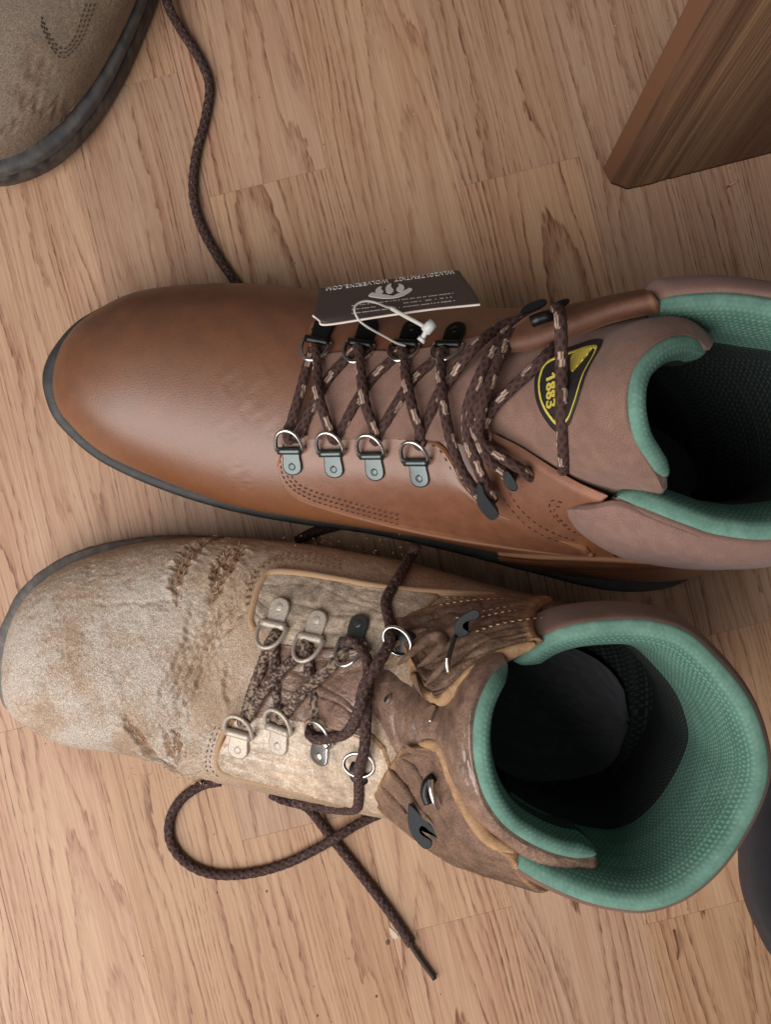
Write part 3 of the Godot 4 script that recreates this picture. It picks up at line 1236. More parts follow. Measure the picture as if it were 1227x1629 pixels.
	for off in [0.0, 1.0, 2.0]:
		var o2: float = off * 7.0
		stitches(st, b, [[452 + o2 * 0.4, 700 + o2], [446 + o2 * 0.9, 735 + o2 * 0.2], [456 + o2 * 0.8, 768 - o2 * 0.4], [492, 794 - o2], [560, 815 - o2], [640, 836 - o2 * 1.0]], 0.0029, 0.0023, tc)
	stitches(st, b, [[488, 697], [530, 694], [600, 696], [660, 702], [694, 712], [714, 740], [735, 785]], 0.003, 0.0035, tc)
	slab_p = flap_p
	for q in [[[806, 776], [826, 808], [852, 832], [884, 850], [922, 862]], [[796, 784], [818, 816], [846, 842], [880, 859], [918, 870]], [[902, 806], [884, 796], [874, 803], [880, 820], [902, 840], [932, 856]], [[899, 814], [886, 806], [882, 812], [890, 826], [908, 842]], [[780, 808], [806, 836], [842, 854], [880, 867]]]:
		stitch_line(st, q, 0.0004, 0.0026, tc)
	stitches(st, b, [[505, 578], [560, 581], [620, 583], [680, 583], [735, 577]], 0.003, 0.0035, tc)
	stitches(st, b, [[500, 560], [494, 535], [503, 506], [520, 498]], 0.003, 0.003, tc)
	var so := put("stitching", st.mesh(), M.thread, t)
	so.set_meta("kind", "stuff")
	# fittings
	for q in [[466, 727, 462, 695], [532, 731, 527, 695], [597, 735, 592, 700], [668, 745, 662, 708]]:
		var f := b.find(q[0], q[1])
		var p := on(b, q[0] - 2, q[1] - 7, 0.003)
		var away := on(b, q[0], q[1] + 12, 0.003) - on(b, q[2], q[3], 0.003)
		lace_fitting(t, p, b.nrm(f.x, f.y), away, M.plate, M.steel, 0.98, 0.3)
	for q in [[508, 541, 500, 575], [577, 546, 568, 580], [648, 547, 640, 582], [717, 549, 708, 584]]:
		var f := b.find(q[0], q[1])
		var p := on(b, q[0], q[1], 0.0035)
		var away := on(b, q[0] + 14, q[1] - 22, 0.002) - on(b, q[2], q[3], 0.003)
		lace_fitting(t, p, b.nrm(f.x, f.y), away, M.dark_plate, M.steel, 1.0, 0.1, 1.3)
	plate("speed_hook", flat([[760, 764, 0.119], [758, 796, 0.115], [762, 806, 0.113], [776, 823, 0.110], [785, 826, 0.110], [795, 819, 0.111], [793, 808, 0.113], [772, 787, 0.116], [769, 768, 0.119]], 0.115), 0.0034, M.black_hook, t)
	plate("speed_hook", flat([[800, 749], [808, 748], [816, 758], [822, 768], [825, 778], [818, 783], [805, 776], [801, 764]], 0.124), 0.0026, M.plate, t)
	plate("speed_hook", flat([[826, 498], [836, 485], [852, 479], [866, 475], [872, 481], [866, 488], [846, 497], [830, 503]], 0.134), 0.003, M.dark_plate, t)
	plate("speed_hook", flat([[872, 506], [874, 493], [883, 482], [897, 475], [907, 476], [905, 484], [893, 491], [884, 498], [877, 514]], 0.137), 0.003, M.dark_plate, t)
	var hb := Sheet.new()
	tube(hb, PackedVector3Array([at(846, 512, 0.136), at(858, 507, 0.137), at(868, 504, 0.137), at(880, 500, 0.138)]), 0.0022, 12)
	put("hook_barrel", hb.mesh(), M.dark_plate, t)
	# laces
	slab_p = tongue_p
	var runs := [
		[[466, 706, 0.004], [457, 690, 0.005], [470, 650, 0.006], [479, 619, 0.006], [489, 580, 0.006], [498, 554, 0.005]],
		[[500, 552, 0.006], [505, 575, 0.007], [505, 619, 0.010], [514, 654, 0.010], [526, 688, 0.007], [532, 703, 0.005]],
		[[466, 702, 0.003], [478, 684, 0.004], [498, 643, 0.005], [522, 603, 0.005], [550, 572, 0.005], [566, 556, 0.005]],
		[[566, 550, 0.006], [572, 560, 0.007], [575, 600, 0.009], [582, 645, 0.010], [595, 682, 0.007], [598, 702, 0.005]],
		[[528, 704, 0.003], [540, 690, 0.004], [565, 643, 0.005], [592, 603, 0.005], [622, 575, 0.005], [636, 558, 0.005]],
		[[636, 552, 0.006], [642, 562, 0.007], [647, 605, 0.009], [658, 655, 0.010], [668, 685, 0.007], [668, 708, 0.005]],
		[[594, 706, 0.003], [603, 692, 0.004], [627, 650, 0.005], [657, 605, 0.005], [688, 577, 0.005], [708, 560, 0.005]],
		[[706, 554, 0.006], [703, 575, 0.008], [703, 619, 0.010], [715, 690, 0.010], [733, 744, 0.007], [756, 779, 0.007], [768, 792, 0.008]],
		[[664, 714, 0.003], [674, 694, 0.004], [694, 635, 0.006], [717, 603, 0.008], [752, 556, 0.012], [795, 521, 0.012], [831, 508, 0.012], [852, 504, 0.012], [870, 502, 0.010]],
		[[868, 506, 0.014], [838, 514, 0.016], [806, 545, 0.014], [788, 590, 0.010], [764, 640, 0.010], [753, 682, 0.009], [760, 736, 0.012], [775, 775, 0.012], [787, 797, 0.008]],
		[[850, 504, 0.013], [818, 522, 0.014], [788, 552, 0.012], [768, 590, 0.010], [756, 625, 0.011], [751, 665, 0.012], [764, 700, 0.014], [788, 720, 0.013], [812, 736, 0.013], [832, 748, 0.010], [846, 760, 0.003]],
		[[886, 548, 0.000], [868, 566, 0.003], [848, 588, 0.003], [812, 620, 0.004], [784, 650, 0.004], [770, 680, 0.007], [773, 710, 0.010], [790, 738, 0.012], [806, 756, 0.009], [815, 766, 0.004]],
		[[858, 508, 0.014], [826, 528, 0.013], [800, 562, 0.011], [782, 604, 0.011], [768, 645, 0.013], [762, 688, 0.014], [776, 728, 0.015], [800, 750, 0.011], [820, 758, 0.005]],
		[[842, 506, 0.015], [806, 530, 0.017], [780, 566, 0.015], [760, 606, 0.013], [744, 650, 0.011], [746, 700, 0.010], [764, 752, 0.011], [780, 790, 0.008]]]
	var lr := 0.00195
	for r in runs:
		var pts := []
		for q in r:
			var y := on(b, q[0], q[1], 0.0).y
			if q[0] > 735:
				y = maxf(y, along_slab(q[0], q[1], 0.0).y)
			pts.append(at(q[0], q[1], y + q[2]))
		put("lace", lace_mesh(pts, lr, 0, 0.85), M.lace, t)
	put("lace", lace_mesh(spots([[884, 490, 0.139], [890, 494, 0.148], [893, 520, 0.152], [894, 580, 0.149], [894, 640, 0.148], [896, 700, 0.143], [898, 735, 0.135], [896, 760, 0.122]]), lr * 1.08, 0, 0.85), M.lace, t)
	slab_p = tongue_p
	build_badge(t)

# net lining: a rim sweep with small knots raised on it
func mesh_sheet(sh: Sheet, rim: PackedVector3Array, prof: Array, np: int, centre: Vector3, sgn: float, closed: bool, dark := false) -> void:
	var pl := []
	for q in prof:
		pl.append(Vector3(q[0], q[1], 0))
	var pc := curve(pl, np, false, true)
	var plen := length_of(pc)
	var rlen := length_of(rim)
	var n := clampi(int(rlen / 0.0007), 60, 700)
	var line: PackedVector3Array
	if closed:
		var loop := Array(rim)
		loop.append(rim[0])
		line = curve(loop, n, false, true)
	else:
		line = curve(Array(rim), n, false, true)
	var rows := maxi(np, int(plen / 0.0007))
	pc = curve(pl, rows, false, true)
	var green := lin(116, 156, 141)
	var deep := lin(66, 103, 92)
	if dark:  # darkened copy: shade inside the boot painted into the net colours
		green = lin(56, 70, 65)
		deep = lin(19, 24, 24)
	rim_sweep(sh, line, pl_to(pc), rows, centre, false, sgn, func(q: Vector3, u: float, v: float) -> Color:
		var s := u * rlen / 0.0021
		var r := v * plen / 0.0019
		var row := floor(r)
		var x := fposmod(s + (0.5 if int(row) % 2 else 0.0), 1.0) - 0.5
		var y := fposmod(r, 1.0) - 0.5
		var d := Vector2(x * 1.25 + y * 0.3, y).length()
		var k := smooth(0.40, 0.2, d)
		var fz := 1.0 + 0.16 * n_fine.get_noise_3dv(q * 2200.0)
		if not dark:
			k = lerpf(k, 0.72 + 0.3 * n_mid.get_noise_3dv(q * 1600.0), smooth(0.010, 0.004, v * plen) * 0.85)
			k = clampf(k + 0.25 * n_mid.get_noise_3dv(q * 500.0), 0.0, 1.0)
		return deep.lerp(green, k) * fz)

func pl_to(c: PackedVector3Array) -> Array:
	var out := []
	for q in c:
		out.append([q.x, q.y])
	return out

# lining inside the foot and heel, deep shade put into its near-black colour
func sock(t: Node3D, b: Last, t0: float, t1: float) -> void:
	var p := PackedVector3Array()
	var cs := PackedColorArray()
	var skip := PackedByteArray()
	var nu := 250
	var nv := 320
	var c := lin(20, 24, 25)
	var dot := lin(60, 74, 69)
	var along := 0.0
	var before := b.pt(t0, PI * 0.7)
	for i in nu:
		var tt := lerpf(t0, t1, i / float(nu - 1))
		var r := b.ring(tt)
		var now := b.on_ring(r, PI * 0.7)
		along += now.distance_to(before)
		before = now
		var gap := 0.006 if tt < 10.5 else 0.003
		r[4] = r[4] - gap
		var d := Vector2(r[2] - r[0], r[3] - r[1])
		var k := gap / maxf(d.length(), 0.02)
		r[0] += d.x * k
		r[1] += d.y * k
		r[2] -= d.x * k * 1.6
		r[3] -= d.y * k * 1.6
		for j in nv:
			var phi := TAU * j / nv - PI
			p.append(b.on_ring(r, phi))
			var v := along / 0.0026
			var x := fposmod(phi * 0.044 / 0.0026 + (0.5 if int(floor(v)) % 2 else 0.0), 1.0) - 0.5
			var y := fposmod(v, 1.0) - 0.5
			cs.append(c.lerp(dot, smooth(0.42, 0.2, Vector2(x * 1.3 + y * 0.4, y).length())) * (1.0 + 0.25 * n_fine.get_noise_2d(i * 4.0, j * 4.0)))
			skip.append(1 if (tt > 9.3 and absf(phi) < 0.8) or (tt > 12.8) else 0)
	var sh := Sheet.new()
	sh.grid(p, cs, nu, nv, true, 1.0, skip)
	put("shade_toned_foot_lining", sh.mesh(), M.lining, t)

func insole(t: Node3D, b: Last, a0: float, a1: float, w: float, y: float) -> void:
	var sh := Sheet.new()
	var p := PackedVector3Array()
	var cs := PackedColorArray()
	var nu := 60
	var nv := 40
	var c := lin(92, 94, 100)
	for i in nu:
		var k := i / float(nu - 1)
		var a := lerpf(a0 - 0.12, a1, k)
		var ww := w * pow(clampf(1.0 - pow(maxf(0.0, (k - 0.7) / 0.3), 3.0), 0.0, 1.0), 0.5) + 0.001
		for j in nv:
			var u := j / float(nv - 1) * 2.0 - 1.0
			p.append(b.o + b.ax * a + b.lt * (u * ww) + Vector3(0, y + 0.005 * u * u, 0))
			cs.append(c * (1.0 + 0.3 * n_fine.get_noise_2d(i * 3.0, j * 3.0)))
	sh.grid(p, cs, nu, nv, false, -1.0)
	put("insole", sh.mesh(), M.dark, t)

func outline(pts: Array, n: int) -> PackedVector2Array:
	var q := []
	for p in pts:
		q.append(Vector3(p[0], p[1], 0))
	var out := PackedVector2Array()
	for c in curve(q, n, true, false):
		out.append(Vector2(c.x, c.y))
	return out

func build_badge(t: Node3D) -> void:
	var shape := [[851, 622], [852, 598], [862, 573], [884, 560], [916, 549], [940, 541], [958, 540], [955, 553], [934, 592], [917, 645], [904, 678], [886, 687], [868, 668], [856, 645]]
	var n := 90
	var o := outline(shape, n)
	var cen := Vector2(896, 612)
	var sh := Sheet.new()
	var p := PackedVector3Array()
	for k in 10:
		var f := 0.02 + 0.98 * k / 8.0 if k < 9 else 1.01
		for j in n:
			var q := cen.lerp(o[j], f)
			p.append(along_slab(q.x, q.y, 0.0009 if k < 9 else -0.0006))
	sh.grid(p, PackedColorArray(), 10, n, true, -1.0)
	var black := mat(lin(34, 31, 32), 0.6, null, 0, 1, false)
	var yellow := mat(lin(206, 190, 84), 0.6, null, 0, 1, false)
	var bo := put("badge", sh.mesh(), black, t)
	var rs := Sheet.new()
	var rp := PackedVector3Array()
	for k in 5:
		var f: float = [0.80, 0.805, 0.835, 0.868, 0.872][k]
		for j in n:
			var q := cen.lerp(o[j], f)
			rp.append(along_slab(q.x, q.y, 0.0010 if k in [0, 4] else 0.0015))
	rs.grid(rp, PackedColorArray(), 5, n, true, -1.0)
	put("badge_border", rs.mesh(), yellow, bo)
	var zig := []
	for z in [[909, 565], [922, 558], [946, 551], [938, 558], [936, 564], [930, 566], [929, 573], [922, 575], [921, 581], [915, 584], [912, 592], [908, 590], [908, 578]]:
		zig.append(along_slab(z[0], z[1], 0.0015))
	plate("badge_emblem", zig, 0.0005, yellow, bo)
	var c := along_slab(877, 621, 0.0012)
	var ex := (along_slab(877, 632, 0.0012) - along_slab(877, 610, 0.0012)).normalized()
	var ey := (along_slab(884, 621, 0.0012) - along_slab(870, 621, 0.0012)).normalized()
	ey = (ey - ex * ey.dot(ex)).normalized()
	lettering("badge_number", "1883", c, ex, ey, 0.0044, 0.0005, yellow, bo, true)

# raised or printed lettering; size is the height of a capital
func lettering(called: String, text: String, c: Vector3, ex: Vector3, ey: Vector3, size: float, depth: float, m: Material, parent: Node3D, bold := false, stretch := 1.0) -> void:
	var f := SystemFont.new()
	f.font_names = PackedStringArray(["Droid Sans"])
	f.font_weight = 700 if bold else 400
	var tm := TextMesh.new()
	tm.text = text
	tm.font = f
	tm.font_size = 32
	tm.pixel_size = size / 23.0
	tm.depth = depth
	tm.curve_step = 1.0
	var o := put(called, tm, m, parent)
	o.transform = Transform3D(Basis(ex * stretch, ey, ex.cross(ey).normalized()), c)

# ------------------------------------------------------------------ worn boot

func worn_keys(flip: float) -> Array:
	var prof := [
		[0.0045, 0.026, 0.0045, 0.032, 0.002, -0.001, -0.001],
		[0.0065, 0.021, 0.0095, 0.043, 0.0200, -0.002, -0.002],
		[0.0145, 0.019, 0.0205, 0.053, 0.0310, -0.0055, -0.0055],
		[0.0320, 0.018, 0.0410, 0.058, 0.0415, -0.0085, -0.0085],
		[0.062, 0.018, 0.072, 0.060, 0.0480, -0.0128, -0.0128],
		[0.094, 0.018, 0.102, 0.064, 0.0535, -0.0120, -0.0120],
		[0.126, 0.019, 0.128, 0.072, 0.0555, -0.0110, -0.0110],
		[0.160, 0.021, 0.150, 0.085, 0.0555, -0.0095, -0.0095],
		[0.196, 0.023, 0.168, 0.100, 0.0540, -0.008, -0.0085],
		[0.235, 0.024, 0.182, 0.114, 0.0505, -0.006, -0.008],
		[0.280, 0.026, 0.192, 0.125, 0.0475, -0.005, -0.0075],
		[0.301, 0.045, 0.198, 0.132, 0.0460, -0.005, -0.007],
		[0.302, 0.080, 0.202, 0.137, 0.0455, -0.005, -0.0065],
		[0.302, 0.110, 0.205, 0.141, 0.0455, -0.005, -0.006],
		[0.304, 0.132, 0.207, 0.144, 0.0465, -0.005, -0.006],
		[0.306, 0.144, 0.209, 0.147, 0.0470, -0.005, -0.006]]
	for p in prof:
		p[5] *= flip
		p[6] *= flip
	return ring_keys(prof, MIDS)

func worn_colour(q: Vector3, tt: float, phi: float, x: float, far: bool) -> Color:
	var tan_ := lin(196, 171, 146)
	var brown := lin(164, 137, 114)
	var white := lin(222, 216, 207)
	var orange := lin(164, 120, 86)
	var n := n_low.get_noise_3dv(q * 700.0)
	var m2 := n_mid.get_noise_3dv(q * 420.0)
	var f := n_fine.get_noise_3dv(q * 1500.0)
	var c := tan_.lerp(brown, clampf(0.25 + 0.7 * n + 0.45 * m2, 0, 1))
	var toe := smooth(6.2, 3.0, tt) * smooth(-1.4, -0.1, phi)
	var cloud := toe * 0.5 + 0.75 * n_low.get_noise_3dv(q * 1000.0 + Vector3(9, 0, 0)) + 0.30 * n_mid.get_noise_3dv(q * 500.0 + Vector3(0, 7, 0))
	var w := smooth(0.02, 0.66, cloud + 0.38 * n_fine.get_noise_3dv(q * 3400.0) + 0.25 * f)
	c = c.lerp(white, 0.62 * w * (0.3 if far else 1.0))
	var sc2 := smooth(0.42, 0.62, n_mid.get_noise_3dv(q * 900.0 + Vector3(3, 3, 3)))
	c = c.lerp(brown * 0.9, 0.35 * sc2)
	c = c.lerp(orange, clampf(x, 0, 1))
	c = c.lerp(brown * 0.8, 0.5 * smooth(8.0, 10.5, tt))
	return c * (1.0 + 0.2 * f)

const WORN_SIDE := [[-0.001, 0.0, -0.003], [0.0042, 0.0215, -0.0045], [0.0135, 0.0335, -0.0078], [0.032, 0.0435, -0.0108], [0.062, 0.0498, -0.0130], [0.094, 0.0535, -0.012], [0.126, 0.0535, -0.011], [0.160, 0.0500, -0.008], [0.196, 0.0450, -0.005], [0.235, 0.0430, -0.005], [0.272, 0.0420, -0.005], [0.298, 0.0330, -0.005], [0.310, 0.0180, -0.005], [0.314, 0.0, -0.005]]

func build_worn_boot() -> void:
	var b := Last.new(worn_keys(1.0), at(2, 1050, 0.02), deg_to_rad(5.0))
	var t := thing("worn_work_boot", "scuffed tan leather work boot with cracked toe and dark brown laces, unlaced at the top", "boot", Vector3.ZERO, "")
	var rel := Relief.new(640, 500)
	# flex creases over the ball of the foot
	var lines := [
		[[280, 932], [292, 896], [315, 872], [352, 848]],
		[[385, 868], [372, 890], [352, 922], [335, 956]],
		[[366, 872], [352, 895], [340, 920]],
		[[364, 960], [322, 1032], [288, 1108], [271, 1159]],
		[[381, 947], [339, 1006], [314, 1057], [292, 1117], [284, 1159]],
		[[395, 962], [355, 1010], [328, 1060], [308, 1110], [300, 1150]],
		[[305, 960], [297, 1023], [271, 1074], [250, 1125]],
		[[345, 965], [312, 1020], [285, 1080], [262, 1130]],
		[[199, 1138], [225, 1180], [263, 1214], [305, 1237], [342, 1247]],
		[[262, 1160], [270, 1190], [285, 1212]],
		[[278, 1158], [284, 1185], [292, 1205]],
		[[170, 1049], [186, 1074], [199, 1098]],
		[[144, 958], [190, 961], [240, 957], [275, 954], [300, 956]],
		[[300, 870], [287, 900], [278, 935], [285, 960]],
		[[365, 1060], [360, 1090], [368, 1125]],
		[[140, 890], [143, 905], [146, 915]],
		[[89, 1027], [100, 1034], [116, 1041]]]
	for k in lines.size():
		crease(b, rel, lines[k], 5.0 if k in [0, 1, 8] else 2.7, 0.0028 if k in [0, 1, 2, 8] else 0.0006 if k in [11, 12, 15, 16] else 0.0014, 0.8 if k in [0, 1, 2, 8, 9, 10] else 0.12, 0.6, not k in [11, 12, 15, 16])
	for k in 12:
		var u := rng.randf()
		var x := lerpf(398, 262, u) + rng.randf_range(-24, 34)
		var y := lerpf(900, 1150, u) + rng.randf_range(-20, 20)
		var l := rng.randf_range(25, 75)
		crease(b, rel, [[x + l * 0.28, y - l * 0.5], [x + 2, y], [x - l * 0.24, y + l * 0.5]], 2.2, rng.randf_range(0.0003, 0.0006), rng.randf_range(0, 0.2), 0.7)
	# scratches all over the toe
	for k in 70:
		var x := rng.randf_range(30, 300)
		var y := rng.randf_range(900, 1170)
		var a := rng.randf() * TAU
		var l := rng.randf_range(3, 14)
		crease(b, rel, [[x, y], [x + cos(a) * l, y + sin(a) * l]], 1.3, rng.randf_range(0.0001, 0.0004), rng.randf_range(0.05, 0.35), 0.8, false)
	# general unevenness
	for i in rel.nt:
		for j in rel.np:
			rel.d[i * rel.np + j] += 0.00012 * n_mid.get_noise_2d(i * 0.7, j * 0.7) + 0.0003 * n_low.get_noise_2d(i * 2.0, j * 2.0)
	var hole := func(tt: float, phi: float) -> bool:
		return tt > 9.3 and absf(phi) < 0.75
	put("upper", upper(b, rel, 0.0, 14.2, func(q: Vector3, tt: float, phi: float, x: float) -> Color: return worn_colour(q, tt, phi, x, false), hole), M.worn, t)
	var rub := lin(96, 94, 92)
	var rub2 := lin(52, 52, 54)
	put("sole", sole_shape(b, WORN_SIDE, [[0.0, 0.006], [0.0, 0.003], [0.003, 0.0005], [0.010, 0.0], [0.0125, 0.0006], [0.0134, 0.0018], [0.0142, 0.0018], [0.0150, 0.0006], [0.0185, 0.0006], [0.020, 0.0018], [0.0206, 0.0045], [0.020, 0.012]], 420, [rub2, rub2, rub2, rub2, rub2, rub2, rub2, rub, rub, rub, rub, rub], 0.7), M.rubber, t)
	# frayed flakes along the worst cracks
	var fk := Sheet.new()
	for k in [0, 1, 2, 8, 9, 10, 13, 3, 4]:
		var c := curve(all_on(b, lines[k], 0.0003), 200, false, true)
		for i in (90 if k in [0, 1, 8] else 40):
			var z := rng.randi_range(2, 197)
			if n_mid.get_noise_1d(z * 0.9 + k * 40.0) < -0.15:
				continue
			var along := (c[z + 2] - c[z - 2]).normalized()
			var sz := rng.randf_range(0.0010, 0.0032)
			flake(fk, c[z] + Vector3(rng.randfn(0, 0.0011), 0, rng.randfn(0, 0.0011)), sz, lin(160, 122, 94) if rng.randf() < 0.4 else lin(184, 160, 136), along * (1 if rng.randf() < 0.5 else -1) + Vector3(rng.randfn(0, 0.4), 0.25, rng.randfn(0, 0.4)))
	for k in 160:
		var q := on(b, rng.randf_range(440, 640), rng.randf_range(850, 905), 0.0003) if k % 2 else on(b, rng.randf_range(200, 330), rng.randf_range(1190, 1245), 0.0003)
		flake(fk, q, rng.randf_range(0.0006, 0.0016), lin(190, 140, 100))
	var fo := put("leather_flakes", fk.mesh(), M.edge, t)
	fo.set_meta("kind", "stuff")
	# quarters
	var wr := func(u: float, v: float, q: Vector3) -> float:
		var a := n_mid.get_noise_3d(u * 26.0 + v * 8.0, v * 11.0, 4.0)
		var b2 := n_low.get_noise_3d(u * 150.0, v * 70.0, 9.0)
		return -0.0010 * pow(1.0 - absf(a), 7.0) + 0.0016 * b2 + 0.00012 * n_fine.get_noise_3dv(q * 900.0)
	var wr2 := func(u: float, v: float, q: Vector3) -> float: return 0.35 * wr.call(u, v, q)
	var face := lin(200, 181, 160)
	var raw := lin(182, 150, 118)
	var e1 := [[400, 990], [410, 1000], [440, 1028], [500, 1042], [560, 1050], [605, 1058], [640, 1050, -0.004]]
	var em := [[404, 950], [420, 962], [450, 975], [510, 985], [570, 985], [620, 985], [660, 1000, -0.003]]
	var e2 := [[412, 925], [432, 907], [470, 908], [530, 918], [590, 930], [650, 938], [700, 948]]
	var qu := Sheet.new()
	slab(qu, [all_on(b, e1, 0.0012), all_on(b, em, 0.0016), all_on(b, e2, 0.0014)], 0.003, 90, 160, -1.0, face, raw, 0.00008, wr2)
	put("upper_quarter", qu.mesh(), M.worn, t)
	var g1 := [[372, 1145], [400, 1132], [440, 1128], [480, 1135], [530, 1150], [585, 1165], [612, 1190]]
	var gm := [[352, 1185], [390, 1185], [440, 1195], [490, 1210], [540, 1225], [590, 1240], [630, 1255]]
	var g2 := [[342, 1205], [350, 1228], [400, 1243], [450, 1255], [500, 1268], [555, 1282], [615, 1296]]
	var ql := Sheet.new()
	slab(ql, [all_on(b, g1, 0.0012), all_on(b, gm, 0.0016), all_on(b, g2, 0.0012)], 0.003, 90, 160, 1.0, face, raw, 0.00008, wr2)
	put("lower_quarter", ql.mesh(), M.worn_smooth, t)
	# raised raw edge of the upper quarter
	var re := Sheet.new()
	tube(re, curve(all_on(b, [[405, 1002], [399, 985], [405, 955], [416, 925], [432, 910], [480, 912], [540, 922], [600, 933], [660, 940], [720, 944], [790, 948]], 0.0024), 140, false, true), 0.0016, 8, raw)
	tube(re, curve(all_on(b, [[372, 1142], [356, 1165], [346, 1195], [348, 1222], [380, 1238], [440, 1252], [500, 1266]], 0.0022), 100, false, true), 0.0012, 8, raw)
	put("raw_edge", re.mesh(), M.edge, t)
	# ankle leather and flaps
	var am := lin(128, 100, 82)
	var au := Sheet.new()
	slab(au, [spots([[664, 1076, 0.122], [686, 1108, 0.131], [703, 1113, 0.135], [730, 1092, 0.138], [768, 1062, 0.141], [806, 1041, 0.144], [864, 1019, 0.147]]), spots([[655, 1066, 0.119], [676, 1094, 0.126], [695, 1098, 0.130], [722, 1074, 0.133], [758, 1044, 0.136], [798, 1022, 0.140], [852, 1006, 0.143]]), spots([[645, 1040, 0.110], [672, 1056, 0.117], [700, 1050, 0.120], [730, 1028, 0.123], [765, 1005, 0.126], [805, 992, 0.128], [850, 984, 0.130]]), spots([[632, 1010, 0.101], [665, 1012, 0.105], [700, 1003, 0.107], [735, 990, 0.109], [770, 978, 0.110], [810, 970, 0.111], [860, 966, 0.112]]), spots([[625, 975, 0.092], [665, 972, 0.092], [700, 964, 0.093], [735, 958, 0.094], [780, 954, 0.094], [820, 953, 0.095], [880, 955, 0.096]])], 0.0046, 110, 160, -1.0, am, lin(170, 134, 100), 0.0003, wr)
	put("upper_flap", au.mesh(), M.worn, t)
	var fs := Sheet.new()
	for q in [[[716, 984], [760, 972], [810, 963], [868, 960]], [[720, 992], [764, 980], [812, 970], [870, 967]], [[748, 1006], [790, 992], [832, 984], [872, 980]], [[690, 962], [740, 954], [790, 951], [850, 953]]]:
		for k in 2:
			stitch_line(fs, q, 0.0008, 0.0024, lin(190, 160, 126) if k else lin(96, 70, 52), k * 1.6)
	var fso := put("flap_stitching", fs.mesh(), M.thread, t)
	fso.set_meta("kind", "stuff")
	for q in [[[[632, 1058], [655, 1040], [684, 1016], [702, 1014], [704, 1028], [686, 1046], [664, 1062]], 0.0017], [[[625, 1030], [650, 1012], [680, 1000]], 0.0012], [[[676, 1092], [690, 1078], [706, 1060], [716, 1046]], 0.0012]]:
		fold(t, q[0], q[1], am)
	var al := Sheet.new()
	slab(al, [spots([[648, 1190, 0.122], [672, 1184, 0.130], [702, 1190, 0.136], [716, 1222, 0.139], [738, 1276, 0.142], [772, 1330, 0.144], [822, 1356, 0.146]]), spots([[636, 1198, 0.118], [658, 1196, 0.125], [684, 1204, 0.130], [698, 1240, 0.133], [720, 1294, 0.136], [754, 1344, 0.138], [836, 1386, 0.141]]), spots([[624, 1215, 0.110], [640, 1235, 0.115], [662, 1262, 0.119], [682, 1294, 0.121], [708, 1332, 0.122], [745, 1366, 0.123], [858, 1407, 0.126]]), spots([[606, 1240, 0.099], [620, 1270, 0.100], [642, 1300, 0.101], [668, 1326, 0.101], [700, 1350, 0.101], [748, 1374, 0.101], [876, 1412, 0.108]]), spots([[590, 1262, 0.086], [610, 1288, 0.085], [640, 1312, 0.085], [668, 1332, 0.085], [700, 1352, 0.085], [748, 1374, 0.085], [876, 1406, 0.09]])], 0.0046, 110, 160, 1.0, am, lin(166, 128, 92), 0.0003, wr)
	put("lower_flap", al.mesh(), M.worn, t)
	for q in [[[[618, 1222], [640, 1250], [660, 1280], [690, 1312]], 0.0013], [[[640, 1208], [658, 1222], [674, 1250], [690, 1282]], 0.0015], [[[606, 1246], [626, 1272], [646, 1296]], 0.0012]]:
		fold(t, q[0], q[1], am)
	for q in [[[690, 1113, 0.1340], [705, 1114, 0.1365], [732, 1092, 0.1395], [768, 1063, 0.1425], [808, 1041, 0.1455], [852, 1024, 0.1480]], [[668, 1183, 0.1290], [702, 1191, 0.1375], [718, 1224, 0.1405], [740, 1277, 0.1435], [773, 1330, 0.1455], [818, 1355, 0.1475]]]:
		var c := curve(spots(q), 90, false, true)
		var rsh := Sheet.new()
		var p := PackedVector3Array()
		var cs := PackedColorArray()
		var rawc := lin(170, 136, 102)
		for i in 90:
			var tg2 := (c[mini(i + 1, 89)] - c[maxi(i - 1, 0)]).normalized()
			var sd := tg2.cross(Vector3.UP).normalized()
			var o := sd.cross(tg2)
			var rr := 0.0024 * pow(sin(PI * clampf(i / 89.0, 0.004, 0.996)), 0.3)
			for j in 20:
				var a := TAU * j / 20
				var z := c[i] + (sd * cos(a) * 1.15 + o * sin(a)) * rr
				z += (z - c[i]) * 0.30 * n_mid.get_noise_3dv(z * 1100.0)
				p.append(z)
				cs.append(rawc * (1.0 + 0.3 * n_mid.get_noise_3dv(z * 1500.0) + 0.25 * n_fine.get_noise_3dv(z * 2500.0)))
		rsh.grid(p, cs, 90, 20, true, -1.0)
		put("raw_flap_edge", rsh.mesh(), M.edge, t)
	# tongue
	var suede := lin(140, 112, 97)
